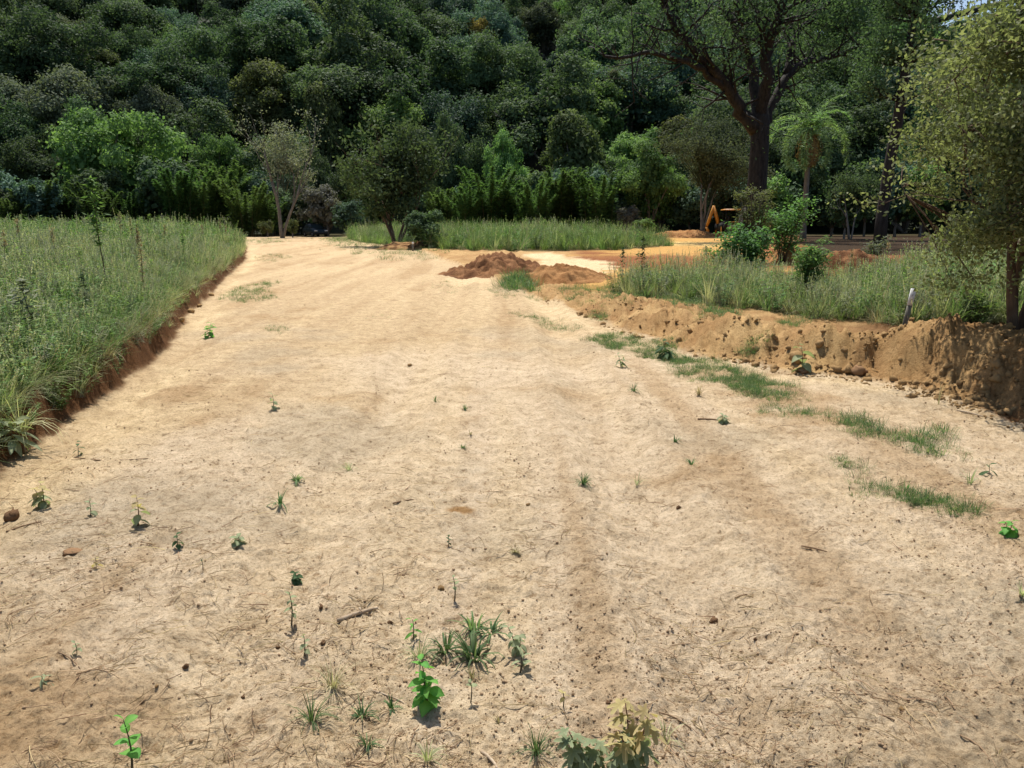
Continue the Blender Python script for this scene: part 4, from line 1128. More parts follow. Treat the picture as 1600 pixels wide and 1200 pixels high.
def backhoe():
    Y = 92.0; p = at(1137, 360, Y); z = Hs(p.x, Y)
    root = empty('backhoe', (p.x, Y, z + .25), 0.0)
    # the digging arm at the left end, cab and canopy to the right, the loader beyond (hidden by the shrubs)
    b = MB(); b.box((.9, 0, .95), (3.4, 1.0, .5)).box((2.6, 0, 1.35), (1.5, .95, .75), taper=.92).box((-1.0, 0, .75), (.5, 1.9, .7)); b.build('chassis', M['cat_dark'], root)
    h = MB(); h.box((2.65, 0, 1.78), (1.6, 1.0, .16), taper=.95).box((2.2, .0, 1.12), (2.3, 1.06, .14)); h.build('bonnet', M['cat_yellow'], root)
    c = MB(); c.box((.35, 0, 2.62), (2.15, 1.7, .10), taper=.94).box((.35, 0, 2.70), (1.7, 1.3, .06), taper=.9); c.build('canopy_roof', M['cat_yellow'], root)
    for x in (-.45, 1.1):
        for y in (-.7, .7):
            q = MB(); q.tube([(x * .9, y, 1.0), (x, y, 1.9), (x, y, 2.6)], .045, 6); q.build('canopy_post', M['cat_dark'], root)
    st = MB(); st.box((.25, 0, 1.35), (.5, .5, .12)).box((.02, 0, 1.68), (.12, .48, .6), (0, -.12, 0)); st.build('seat', M['cat_dark'], root)
    st = MB(); st.tube([(.75, 0, 1.2), (.62, 0, 1.75)], .03, 6).box((.60, 0, 1.78), (.04, .4, .05)); st.build('steering_column', M['cat_dark'], root)
    f = MB(); f.box((.9, -.95, 1.32), (1.9, .5, .08)); f.build('fender', M['cat_yellow'], root); f = MB(); f.box((.9, .95, 1.32), (1.9, .5, .08)); f.build('fender', M['cat_yellow'], root)
    for y in (-.85, .85):
        wheel(root, (.0, y, .70), .72, .42, axis='y'); wheel(root, (2.7, y, .48), .50, .32, axis='y')
    bm = MB(); bm.prism([(-1.15, .6), (-.88, .6), (-1.05, 1.5), (-1.42, 2.6), (-1.62, 3.05), (-1.80, 3.0), (-1.72, 2.5), (-1.35, 1.4)], .36); bm.build('boom', M['cat_yellow'], root)
    sk = MB(); sk.prism([(-1.55, 3.08), (-1.78, 3.12), (-2.05, 2.3), (-2.35, 1.3), (-2.62, .6), (-2.42, .55), (-2.08, 1.25), (-1.78, 2.2)], .30); sk.build('dipper_arm', M['cat_yellow'], root)
    bk = MB(); bk.prism([(-2.65, .72), (-2.3, .72), (-2.15, .35), (-2.2, -.05), (-2.55, -.15), (-2.72, .0), (-2.45, .12), (-2.5, .45)], .6); bk.build('bucket', M['cat_yellow'], root)
    cy = MB(); cy.tube([(-1.2, 0, 1.9), (-1.75, 0, 2.35), (-2.0, 0, 2.0)], [.06, .05, .04], 8); cy.build('hydraulic_ram', M['rim'], root)
    for y in (-1.05, 1.05):
        s_ = MB(); s_.tube([(-1.0, y * .8, .9), (-1.05, y * 1.25, .05)], .08, 6).box((-1.05, y * 1.25, -.05), (.4, .35, .06)); s_.build('stabiliser_leg', M['cat_yellow'], root)
    ld = MB(); ld.prism([(4.3, .1), (5.1, .05), (5.2, .2), (4.75, .35), (4.55, .9), (4.3, .9)], 2.2); ld.build('loader_bucket', M['cat_yellow'], root)
    for y in (-.62, .62):
        la = MB(); la.tube([(2.0, y, 1.7), (3.6, y, 1.5), (4.4, y, .6)], .1, 6); la.build('loader_arm', M['cat_yellow'], root)
    tag(root, 'yellow backhoe with folded digging arm and flat canopy by the trees', 'backhoe')
backhoe()

M['car_paint'] = surf_mat('car_paint', lin(30, 42, 46, .8), lin(36, 50, 54, .8), 2, .5, 0, spec=.25, coat=.1)
M['glass'] = surf_mat('car_glass', (.02, .035, .04), (.03, .045, .05), 2, .35, 0, spec=.25)
M['lamp'] = surf_mat('lamp_glass', (.4, .4, .4), (.6, .6, .58), 4, .15, 0, spec=.6)
def car():
    Y = 92.5; p = at(494, 365, Y); z = Hs(p.x, Y)
    root = empty('parked_car', (p.x - .1, Y, z), R(-58))
    # length along x (front = +x)
    def shell(pts_side, ws, nm, mat, par):
        mb = MB(); m = len(pts_side)
        V = []; 
        for sgn in (-1, 1):
            for (x, zz), w in zip(pts_side, ws): V.append((x, sgn * w, zz))
        Q = [[i, (i + 1) % m, m + (i + 1) % m, m + i] for i in range(m)]
        T = []
        c0 = len(V); V.append((np.mean([q[0] for q in pts_side]), -ws[0], np.mean([q[1] for q in pts_side]))); V.append((V[-1][0], ws[0], V[-1][2]))
        for i in range(m): T += [[c0, (i + 1) % m, i], [c0 + 1, m + i, m + (i + 1) % m]]
        return mb.add(V, Q, T).build(nm, mat, par)
    side = [(-2.05, .35), (-2.1, .62), (-2.0, .92), (-1.4, .98), (.75, .98), (1.75, .86), (2.05, .66), (2.08, .38), (1.75, .28), (1.62, .5), (1.35, .62), (1.08, .5), (.95, .28), (-.9, .28), (-1.03, .5), (-1.3, .62), (-1.57, .5), (-1.7, .28)]
    shell(side, [.80, .82, .80, .82, .84, .80, .76, .78] + [.82] * 10, 'body', M['car_paint'], root)
    cab = [(-1.75, .965), (-1.15, 1.43), (.05, 1.46), (.85, .965)]
    cb = shell(cab, [.76, .60, .60, .76], 'cabin', M['car_paint'], root)
    def pane(V, nm='window'):
        MB().add(V, [[0, 1, 2, 3]]).build(nm, M['glass'], cb)
    e = .006
    pane([(.83 + e, -.66, 1.0 + e), (.83 + e, .66, 1.0 + e), (.13 + e, .53, 1.42 + e), (.13 + e, -.53, 1.42 + e)], 'windscreen')
    pane([(-1.68 - e, .66, 1.02 + e), (-1.68 - e, -.66, 1.02 + e), (-1.22 - e, -.53, 1.39 + e), (-1.22 - e, .53, 1.39 + e)], 'rear_window')
    for sg in (-1, 1):
        yv = lambda zz: sg * (np.interp(zz, [.965, 1.45], [.76, .60]) + e)
        for xa, xb, xc, xd in ((-1.45, -.42, -.42, -1.08), (-.34, .66, .03, -.34)):
            V = [(xa, yv(1.01), 1.01), (xb, yv(1.01), 1.01), (xc, yv(1.40), 1.40), (xd, yv(1.40), 1.40)]
            pane(V if sg < 0 else V[::-1])
        q = MB(); q.box((1.98, sg * .58, .70), (.16, .34, .14)); q.build('headlight', M['lamp'], root)
        q = MB(); q.box((-2.03, sg * .62, .80), (.10, .28, .16)); q.build('tail_light', M['stem_red'], root)
        q = MB(); q.box((.62, sg * .92, 1.02), (.12, .18, .12)); q.build('mirror', M['car_paint'], root)
        for x in (1.35, -1.3): wheel(root, (x, sg * .74, .31), .31, .2, axis='y')
    q = MB(); q.box((2.06, 0, .45), (.1, 1.5, .16)).box((-2.08, 0, .45), (.1, 1.5, .16)); q.build('bumper', M['cat_dark'], root)
    tag(root, 'dark car parked in the shade where the track meets the forest', 'car')
car()

M['white_paint'] = surf_mat('white_paint', lin(226, 226, 222, .85), lin(246, 246, 242, .85), 14, .8, .2)
M['grey_wood'] = surf_mat('grey_wood', lin(120, 116, 104, .6), lin(168, 162, 148, .65), 30, .9, .4, stretch=(1, 1, .12))
M['ink'] = surf_mat('ink', lin(90, 90, 92), lin(120, 120, 122), 40, .9, 0)
def stake():
    b = on(1411, 516); root = empty('survey_stake', (b.x, b.y, b.z - .05)); root.rotation_euler = (R(-3), R(9), R(-8)); root.scale = (.85, 1, 1.16)
    q = MB(); q.box((0, 0, .17), (.075, .022, .34), taper=.98); q.build('wooden_post', M['grey_wood'], root)
    w = MB(); w.box((0, 0, .439), (.079, .026, .20)); t = w.build('painted_top', M['white_paint'], root)
    for i, (zz, ch) in enumerate(((.505, 0), (.455, 1), (.40, 0))):       # faded pencil marks, not legible
        m = MB(); m.box((-.006, -.0145, zz), (.006, .002, .026)).box((.006, -.0145, zz + .010), (.020, .002, .005)); m.build('pencil_mark', M['ink'], t)
    tag(root, 'leaning wooden survey stake with white painted top on the berm', 'stake')
    b = on(645, 392); root = empty('survey_stake', b); root.rotation_euler = (0, R(2), .3)
    q = MB(); q.box((0, 0, .16), (.08, .05, .34)); q.build('wooden_post', M['grey_wood'], root)
    q = MB(); q.box((0, 0, .375), (.084, .054, .10)); q.build('painted_top', M['white_paint'], root)
    tag(root, 'short pale survey stake at the foot of the multi-stemmed tree', 'stake')
stake()
def deck():
    A = at(1462, 32, 100); B = at(1600, -4, 112)
    root = empty('elevated_deck', ((A.x + B.x) / 2, (A.y + B.y) / 2, A.z))
    o = np.array(root.location); a = np.array(A) - o; c = np.array(B) - o; c = c + (c - a) * .6; d = c - a; L = np.linalg.norm(d)
    q = MB(); q.tube([a, c], [.36, .36], 4); q.build('beam', M['cat_dark'], root)
    for f in np.arange(.03, 1, .045):
        v = a + d * f; q = MB(); q.box((v[0], v[1], v[2] + .65), (.07, .07, .8)); q.build('railing_post', M['cat_dark'], root)
    for f in (.78,):
        v = a + d * f; q = MB(); q.box((v[0], v[1], v[2] / 2 - 12), (.5, .5, abs(v[2]) + 24)); q.build('pillar', M['cat_dark'], root)
    tag(root, 'dark elevated deck with thin railing posts glimpsed at top right', 'bridge')
deck()

# ------------------------------------------------------------------ low grass on the track, the berm and the verges
patch([(915, 528), (960, 520), (1040, 536), (1062, 548), (1050, 562), (985, 548), (925, 540)], 1250, .085, 'low grass strip on the track before the middle of the berm', .2)
patch([(1045, 566), (1110, 562), (1160, 578), (1252, 606), (1245, 624), (1190, 628), (1130, 600), (1060, 586)], 1700, .085, 'largest low grass strip on the track, right of centre', .15)
patch([(985, 544), (1050, 552), (1100, 566), (1090, 580), (1040, 568)], 420, .075, 'thin grass joining the two long strips beside the berm', .2)
patch([(1190, 636), (1225, 634), (1235, 644), (1200, 648)], 90, .07, 'small grass patch just below the largest grass strip')
patch([(1235, 640), (1285, 644), (1292, 654), (1245, 656)], 120, .07, 'thin grass patch right of the small one below the largest strip')
patch([(1308, 655), (1340, 652), (1390, 678), (1388, 690), (1330, 680), (1310, 672)], 210, .10, 'dense dark grass patch near the mound shade')
patch([(1400, 690), (1440, 675), (1468, 670), (1480, 712), (1440, 708)], 150, .11, 'ragged grass patch with upright blades right of the dense dark patch')
patch([(1330, 768), (1355, 760), (1420, 768), (1440, 775), (1400, 778)], 150, .07, 'left half of the curved grass patch at lower right')
patch([(1415, 780), (1450, 772), (1510, 786), (1505, 798), (1440, 796)], 190, .09, 'thick right end of the curved grass patch at lower right')
patch([(1298, 724), (1320, 720), (1340, 730), (1325, 738), (1302, 734)], 60, .07, 'small round grass patch above the curved patch')
patch([(785, 488), (830, 490), (870, 503), (905, 516), (880, 520), (830, 505)], 340, .08, 'thin curved grass strip at the far foot of the berm', .25)
patch([(345, 465), (375, 448), (420, 440), (440, 440), (420, 452), (425, 470), (375, 474)], 420, .13, 'grass patch on the left of the track near the bank', .1)
patch([(395, 402), (440, 396), (460, 402), (420, 412)], 240, .12, 'sparse grass patch at the far left of the track', .2)
patch([(388, 376), (430, 372), (445, 378), (410, 382)], 200, .25, 'weedy grass where the track ends at the left', .2)
patch([(515, 372), (560, 370), (640, 388), (700, 392), (690, 404), (620, 408), (570, 398)], 1500, .26, 'rough grass round the foot of the multi-stemmed tree', .25)
patch([(500, 374), (515, 370), (560, 380), (555, 392), (520, 384)], 420, .22, 'rough grass at the right edge of the track end', .25)
patch([(790, 442), (815, 430), (835, 440), (832, 456), (800, 456)], 260, .34, 'tuft of taller dark grass before the orange clay heap', .05)
patch([(755, 452), (790, 446), (860, 458), (850, 470), (790, 468)], 240, .10, 'thin grass left of the far end of the berm', .3)
patch([(660, 446), (720, 440), (760, 456), (700, 462)], 200, .07, 'faint dry grass on the track before the reddish heap', .5)
patch([(870, 450), (960, 448), (1010, 456), (1000, 478), (930, 478), (880, 470)], 700, .16, 'grass growing over the far end of the berm', .3)
patch([(1020, 470), (1090, 462), (1150, 480), (1140, 500), (1060, 500)], 520, .18, 'grass tufts on the crest in the middle of the berm', .3)
patch([(1085, 490), (1130, 484), (1165, 500), (1150, 515), (1105, 510)], 260, .15, 'grass tuft hanging on the front of the berm', .2)
patch([(1160, 545), (1188, 530), (1196, 545), (1175, 558)], 110, .12, 'small bright grass tuft low on the berm face', .1)
patch([(925, 488), (945, 485), (950, 500), (930, 502)], 90, .12, 'tiny grass tuft at the foot of the far berm')
patch([(1200, 500), (1240, 495), (1280, 505), (1240, 512)], 130, .14, 'grass fringe on the crest below the rounded bush', .3)
patch([(560, 494), (600, 490), (612, 496), (575, 500)], 30, .05, 'faint grass specks in the middle of the track', .5)
patch([(415, 512), (445, 510), (445, 520), (420, 520)], 60, .07, 'thin grass patch beside the track at left', .2)

# ------------------------------------------------------------------ litter and crumbs on the bare earth (uncountable)
def litter_protos():
    r = np.random.default_rng(701); out = []
    for i in range(7):
        mb = MB(); L = r.uniform(.05, .11); n = 5; f = np.linspace(0, 1, n); bend = r.normal(0, .35)
        path = np.stack([L * (f - .5), L * bend * f * (1 - f), .003 + .006 * np.sin(f * 3.1) * r.uniform(.2, 1.2)], 1)
        mb.tube(path, np.linspace(.0013, .0005, n), 3, r.uniform(0, 1), False)
        if i % 2:
            k = path[2]; mb.tube([k, k + np.array([.02, .02 * r.choice([-1, 1]), .004])], [.0009, .0004], 3, .4, False)
        out.append(mb.build('straw_%d' % i, M['straw'], link=False))
    return proto_coll('litter_bits', out)
def lump_mesh(seed, mat, nm='clod', squash=.7, n=8, m=12, amp=.45):
    r = np.random.default_rng(seed); V = [(0, 0, 1)]
    for i in range(1, n):
        for j in range(m):
            t = math.pi * i / n; a = 2 * math.pi * j / m; V.append((math.sin(t) * math.cos(a), math.sin(t) * math.sin(a), math.cos(t)))
    V.append((0, 0, -1)); V = np.array(V)
    k = 1 + amp * (vnoise(V[:, 0] * 1.7 + seed, V[:, 1] * 1.7 + V[:, 2] * 1.3, seed) - .5) + amp * .6 * (vnoise(V[:, 0] * 3.7 - V[:, 2] * 2, V[:, 1] * 3.7 + seed, seed + 3) - .5)
    V = V * k[:, None] * np.array([1, r.uniform(.7, 1), squash])
    T = [[0, 1 + j, 1 + (j + 1) % m] for j in range(m)]; b = 1 + (n - 2) * m; e = len(V) - 1
    T += [[e, b + (j + 1) % m, b + j] for j in range(m)]
    Q = [[1 + i * m + j, 1 + (i + 1) * m + j, 1 + (i + 1) * m + (j + 1) % m, 1 + i * m + (j + 1) % m] for i in range(n - 2) for j in range(m)]
    return MB().add(V, Q, T).mesh(nm, mat, False)
CL = [lump_mesh(710 + i, M['clod'], n=5, m=7, amp=.95, squash=.6) for i in range(5)]
crumb_coll = proto_coll('crumbs', [bpy.data.objects.new('crumb_%d' % i, lump_mesh(760 + i, M['crumb'], n=4, m=6, amp=.9)) for i in range(5)])
clod_coll = proto_coll('clods', [bpy.data.objects.new('clod_%d' % i, m) for i, m in enumerate(CL)])
def bare(x, y):
    s, _ = sdist(x, y, BANK); b, _ = sdist(x, y, BERM)
    return (s > .1) & (b < -.05)
P = sample_region(8000, -.75, .75, 1.6, 30, bare, lambda x, y: sstep(.42, .66, fbm(x * 1.1, y * 1.1, 721, 3) * .7 + vnoise(x * 5, y * 5, 722) * .3) + .05)
n = len(P)
scatter('dry_litter', litter_protos(), np.stack([P[:, 0], P[:, 1], H(P[:, 0], P[:, 1])], 1), np.stack([rg.normal(0, .1, n), rg.normal(0, .1, n), rg.uniform(0, 6.28, n)], 1), (.3 + 1.1 * rg.uniform(0, 1, n) ** 2) * (1 + .05 * P[:, 1]), rg.integers(0, 7, n), 'dry straw and rootlets littering the bare dirt track', 'litter')
P = sample_region(11000, -.75, .75, 1.6, 34, bare, lambda x, y: sstep(.40, .62, fbm(x * 1.4, y * 1.4, 731, 3)) + .12)
n = len(P); sc = .0018 * rg.uniform(.12, 1, n) ** -.62 * .9 * (1 + P[:, 1] * .06)
scatter('soil_crumbs', crumb_coll, np.stack([P[:, 0], P[:, 1], H(P[:, 0], P[:, 1]) + sc * .3], 1), rand_rot(n, .6), sc, rg.integers(0, 5, n), 'small crumbs of earth and gravel on the bare track', 'gravel')
def on_berm(x, y):
    b, u = sdist(x, y, BERM); return (b > -.12) & (b < 1.5)
P = sample_region(2600, .0, .85, 3.5, 17, on_berm, lambda x, y: .15 + .85 * sstep(.35, .6, fbm(x * 2, y * 2, 741, 2)))
n = len(P); sc = .009 * rg.uniform(.03, 1, n) ** -.55
scatter('berm_clods', clod_coll, np.stack([P[:, 0], P[:, 1], H(P[:, 0], P[:, 1]) - sc * .05], 1), rand_rot(n, .8), sc, rg.integers(0, 5, n), 'loose clods of clay covering the dug-out berm', 'clods')

# ------------------------------------------------------------------ single weeds, stones and sticks on the track
M['seed_green'] = leaf_mat('seedling_green', lin(60, 130, 36, .75), lin(120, 186, 76, .75), .35, .4, .4, .05, .01)
M['seed_grey'] = leaf_mat('seedling_grey', lin(106, 120, 82, .72), lin(160, 168, 128, .78), .25, .5, .3, .08, .01)
M['seed_brown'] = leaf_mat('seedling_brown', lin(150, 132, 80, .75), lin(196, 180, 124, .8), .25, .6, .2, .08, .01)
M['seed_dark'] = leaf_mat('seedling_dark', lin(48, 74, 44, .7), lin(88, 116, 74, .75), .25, .5, .3, .08, .01)
def leaf_mesh(kind, mat):
    """unit leaf, stalk at the origin, growing along +x"""
    if kind == 'lobed':
        pts = []
        for i in range(41):
            a = -2.4 + 4.8 * i / 40; rad = (.36 + .64 * abs(math.cos(math.pi * a)) ** 1.3) * (1 - .16 * abs(a))
            pts.append((.28 + rad * .72 * math.cos(a), rad * .72 * math.sin(a)))
        V = [(.28, 0, 0)] + [(x, y, -.28 * (x * x + y * y * 1.2) + .05 * abs(math.sin(math.atan2(y, x - .28) * 2.5))) for x, y in pts] + [(0, 0, .02)]
        T = [[0, i, i + 1] for i in range(1, 41)] + [[0, 41, 42], [0, 42, 1]]
        return MB().add(V, None, T, np.linspace(.2, .9, len(V))).mesh('leaf', M[mat], True)
    n = 8; V = []; Q = []; tt = []
    for i in range(n + 1):
        f = i / n
        w = {'ovate': .34 * math.sin(math.pi * min(1, f * .97 + .03)) ** .8 * (1.15 - .5 * f), 'round': .40 * math.sin(math.pi * min(1, f * .96 + .04)) ** .62, 'lance': .15 * math.sin(math.pi * min(1, f + .02)) ** .8}[kind]
        z = .16 * f - .36 * f * f
        for sgn in (-1, 0, 1):
            V.append((f, sgn * w, z + (.22 * w if sgn else 0))); tt.append(.75 if sgn == 0 else .35 + .2 * ((i * 7) % 3) / 3)
    for i in range(n):
        for j in (0, 1): Q.append([i * 3 + j, i * 3 + 3 + j, i * 3 + 4 + j, i * 3 + 1 + j])
    return MB().add(V, Q, None, np.array(tt)).mesh('leaf', M[mat], True)
LM = {}
def seedling(label, px, py, h_px, nleaf, leaf_px, kind='ovate', mat='seed_green', seed=0, droop=0.0, name='seedling', low=.15, lean=.05, stems=1, stem='stem', mat2=None, cat='seedling'):
    b = on(px, py); k = px_per_m(b); h = h_px / k; L = leaf_px / k
    root = empty(name, b); r = np.random.default_rng(seed * 13 + 7)
    for key in ((kind, mat), (kind, mat2 or mat)):
        if key not in LM: LM[key] = leaf_mesh(*key)
    for s_ in range(stems):
        a0 = r.uniform(0, 6.28); ln = (lean + .25 * (stems > 1)) * h; e = np.array([math.cos(a0) * ln, math.sin(a0) * ln, h * (1 if s_ == 0 else r.uniform(.6, .9))])
        f = np.linspace(0, 1, 5); path = e * f[:, None] + np.stack([np.sin(f * 3.14) * .05 * h, 0 * f, 0 * f], 1); path[0, 2] = -.01
        mb = MB(); mb.tube(path, np.linspace(.018 * h + .0012, .0012, 5), 6); mb.build('stem', M[stem], root, True)
        for i in range(nleaf):
            q = low + (1 - low) * (i + 1) / nleaf
            c = np.array([np.interp(q, f, path[:, j]) for j in range(3)])
            o = bpy.data.objects.new('leaf', LM[(kind, (mat2 if mat2 and q > .62 else mat))]); COL.objects.link(o); o.parent = root
            sz = L * (1.15 - .55 * q) * r.uniform(.8, 1.15)
            o.location = c; o.scale = (sz, sz, sz)
            pitch = (-.75 * q ** 2 + .25 + droop + r.normal(0, .18))
            o.rotation_euler = Euler((r.normal(0, .25), pitch, a0 + i * 2.399 + r.normal(0, .2)), 'XYZ')
    tag(root, label, cat)
    return root
S = seedling
S('bright green leafy seedling casting a shadow at bottom centre', 661, 1108, 78, 14, 32, 'ovate', 'seed_green', 1, .2, stems=2, lean=-.1)
S('young sapling with round leaves cut off by the bottom edge at left', 206, 1212, 98, 9, 30, 'round', 'seed_green', 2, -.2, low=.3)
S('large wilting plant with lobed yellowing leaves at the bottom edge', 976, 1206, 122, 13, 50, 'lobed', 'seed_grey', 3, .55, low=.12, stem='stem_red', mat2='seed_brown', stems=3)
S('smaller wilting lobed-leaf plant left of the large wilting one', 908, 1208, 82, 11, 42, 'lobed', 'seed_grey', 4, .5, low=.12, stem='stem_red', stems=3)
S('grey-green leafy seedling with drooping brown tip at far left', 68, 792, 42, 10, 20, 'ovate', 'seed_grey', 5, .35, mat2='seed_brown', stems=2)
S('leafy seedling with yellowing tip and small shadow at left', 215, 822, 48, 10, 21, 'ovate', 'seed_grey', 6, .35, mat2='seed_brown', stem='stem_red')
S('pale thin seedling between the two leafy ones at left', 141, 806, 26, 6, 14, 'ovate', 'seed_grey', 7, .1)
S('small bright plant alone on the left of the track', 325, 528, 23, 10, 13, 'ovate', 'seed_green', 8, .2, stems=2)
S('small seedling with pale top in the left wheel track', 427, 640, 25, 8, 13, 'ovate', 'seed_grey', 9, .2)
S('small dark seedling right of the leafy pair at left', 277, 856, 22, 7, 14, 'ovate', 'seed_dark', 10, .2)
S('flattened bluish weed on the left half of the track', 370, 852, 14, 7, 18, 'ovate', 'seed_grey', 11, .3, stems=2)
S('thin upright weed with small leaves left of the pale stick', 455, 978, 58, 9, 15, 'ovate', 'seed_grey', 12, 0, low=.3)
S('thin seedling below the pale stick', 475, 1025, 36, 6, 15, 'ovate', 'seed_grey', 13, 0)
S('wilted pale weed right of the broad-bladed grass clump', 808, 1024, 48, 9, 20, 'ovate', 'seed_grey', 14, .5, stems=2)
S('slim seedling standing above the broad-bladed grass clump', 710, 940, 40, 6, 12, 'ovate', 'seed_grey', 15, -.1, low=.4)
S('tiny dark stump-like sprout in the middle of the track', 700, 856, 20, 8, 8, 'ovate', 'seed_dark', 16, 0, low=.3)
S('tiny dark sprout in the left middle of the track', 317, 892, 20, 6, 7, 'lance', 'seed_dark', 17, -.3, low=.5)
S('spreading green sprig left of the bright seedling', 645, 1000, 34, 7, 20, 'lance', 'seed_green', 18, .1)
S('low herb with dark leaves above the thin upright weed', 465, 908, 14, 9, 14, 'ovate', 'seed_dark', 19, .3, stems=3)
S('tiny sprout left of the round-leaved sapling', 120, 1020, 17, 6, 12, 'ovate', 'seed_grey', 20, .1)
S('flat sprawling sprout at lower left', 66, 1068, 14, 6, 24, 'lance', 'seed_grey', 21, .2)
S('small seedling with a few leaves at the right edge', 1576, 836, 26, 7, 20, 'ovate', 'seed_green', 22, .3, stems=2)
S('small brown-leaved sprout below the flat stone', 150, 888, 18, 6, 13, 'ovate', 'seed_brown', 23, .2)
S('pair of thin leaves right of the wilted pale weed', 812, 1052, 30, 4, 28, 'lance', 'seed_grey', 24, -.1, low=.2, stems=2)
S('withered two-leaved seedling below the pair of thin leaves', 735, 1098, 34, 4, 16, 'ovate', 'seed_grey', 25, .1, low=.7)
S('tiny dry seedling in the lower middle', 880, 1104, 26, 4, 14, 'ovate', 'seed_brown', 26, .2, low=.5)
S('small bluish weed beside a twig right of centre', 1130, 660, 12, 8, 16, 'ovate', 'seed_grey', 27, .3, stems=2)
S('leafy plant with broad leaves standing in the low grass strip', 1040, 560, 30, 12, 26, 'lance', 'seed_dark', 28, .4, stems=3)
S('small weed at the lower end of the first grass strip', 970, 572, 18, 8, 14, 'lance', 'seed_grey', 29, .2, stems=2)
S('young dark weed growing on the berm face', 1255, 552, 42, 7, 26, 'ovate', 'seed_grey', 30, .3, low=.05, lean=.1)
S('small weed at the right of the curved grass patch', 1545, 740, 16, 5, 20, 'lance', 'seed_dark', 31, .1)
S('pale leafy plant at the left edge of the grass bank', 15, 660, 48, 9, 44, 'lance', 'seed_grey', 32, .3, stems=3)
S('small broad-leaved plant at the foot of the left bank', 122, 712, 22, 6, 12, 'ovate', 'seed_dark', 33, .2)

def tuft(label, px, py, w_px, h_px, nb, mat='grass_lush', seed=0, lean=1.0, bw=3.2, name='grass_tuft', curl=1.2):
    b = on(px, py); k = px_per_m(b); r = np.random.default_rng(seed + 3000)
    mb = MB(); blades(mb, r, nb, h_px / k * 1.15, bw / k, 1.0, lean, curl=curl, base_r=w_px / k * .12, seg=4)
    root = mb.build(name, M[mat]); root.location = b
    tag(root, label, 'grass tuft')
T_ = tuft
T_('broad-bladed grass clump right of the bright seedling', 740, 1030, 110, 46, 44, 'grass_lush', 1, 1.4, 6)
T_('upper grass clump with upright blades behind the broad-bladed one', 740, 984, 100, 40, 26, 'grass_lush', 2, 1.35, 5.5)
T_('sprawling broad-bladed tuft left of the main grass clump', 696, 1020, 70, 40, 24, 'grass_lush', 41, 1.35, 5.5)
T_('sprawling broad-bladed tuft right of the upper grass clump', 768, 992, 60, 34, 20, 'grass_lush', 42, 1.4, 5.5)
T_('brownish wilted tuft under the main grass clump', 738, 1062, 46, 24, 24, 'grass_dry', 43, 1.3, 3)
T_('fine dry grey grass tuft behind the bright seedling', 655, 1028, 80, 44, 60, 'grass', 3, 1.25, 1.6)
T_('dark low grass tuft at lower left of the bright seedling', 487, 1128, 66, 46, 40, 'grass_lush', 4, 1.2, 3)
T_('small spreading grass tuft left of the bright seedling', 566, 1122, 56, 32, 26, 'grass_lush', 5, 1.35, 4)
T_('arched dry grass clump above the dark low tuft', 520, 1075, 80, 50, 50, 'grass_dry', 6, 1.2, 2.2)
T_('limp grass tuft below the bright seedling', 574, 1166, 50, 26, 22, 'grass_lush', 7, 1.4, 3.6)
T_('wiry dark grass tuft at bottom centre', 838, 1178, 56, 46, 46, 'grass_lush', 8, 1.0, 2.2)
T_('straggling grass tuft at the bottom left of the wiry one', 668, 1190, 56, 36, 24, 'grass', 9, 1.25, 3)
T_('small grass tuft between the bright seedling and the spreading tuft', 612, 1108, 40, 26, 16, 'grass_lush', 10, 1.3, 3.5)
T_('grass tuft on the left half of the track, farther one', 464, 752, 44, 18, 34, 'grass_lush', 11, 1.3, 2.6)
T_('grass tuft on the left half of the track, nearer one', 437, 790, 38, 24, 22, 'grass_lush', 12, 1.1, 3)
T_('round grass tuft right of the middle of the track', 911, 757, 42, 20, 44, 'grass_lush', 13, 1.2, 2.2)
T_('thin wispy tuft right of the round one', 995, 758, 30, 28, 14, 'grass', 14, .9, 1.6)
T_('tiny grass tuft on the right half of the track', 1055, 692, 24, 14, 20, 'grass_lush', 15, 1.1, 2.2)
T_('flat grass tuft in the middle distance of the track', 722, 700, 34, 8, 22, 'grass_lush', 16, 1.45, 2.2)
T_('wispy pale tuft in the left wheel track', 545, 735, 30, 20, 16, 'grass', 17, 1.1, 1.5)
T_('small tuft below the first grass strip', 990, 612, 26, 14, 22, 'grass_lush', 18, 1.1, 2)
T_('pale dry tuft above the twig right of centre', 1092, 618, 26, 20, 26, 'grass_dry', 19, 1.0, 1.6)
T_('single arching green blade tuft at right', 1515, 756, 60, 26, 9, 'grass', 20, 1.3, 2.6)
T_('small sharp tuft beyond the round tuft', 1080, 728, 22, 18, 14, 'grass_lush', 21, .9, 2)
T_('tiny tuft near the right wheel rut', 727, 640, 22, 10, 18, 'grass_lush', 22, 1.2, 2)
T_('low dark tuft in the right wheel rut', 735, 680, 16, 10, 12, 'grass_dry', 23, 1.2, 2)
T_('grass tuft cut off by the right edge', 1597, 932, 36, 22, 22, 'grass', 24, 1.1, 2.4)
T_('dry wispy tuft at the bottom right corner', 1560, 1180, 40, 22, 14, 'grass_dry', 25, 1.2, 2)
T_('sparse dry tuft at the lower right of the wilting plants', 1040, 1160, 70, 44, 14, 'grass', 26, 1.1, 2.4)
T_('thin tuft on the far middle of the track', 680, 628, 18, 10, 14, 'grass_lush', 27, 1.1, 1.8)
T_('row of short stubble blades in the middle of the track', 805, 862, 60, 10, 26, 'grass_dry', 28, 1.4, 2.4)
T_('small brownish tuft in the lower middle of the track', 780, 1130, 26, 18, 12, 'grass_dry', 29, 1.2, 3)
T_('pair of tall pale stalks before the mound', 1466, 632, 10, 42, 3, 'grass_dry', 30, .12, 2.4)
T_('fringe of drooping grass at the near end of the left bank', 30, 668, 110, 60, 70, 'grass', 31, 1.3, 3)
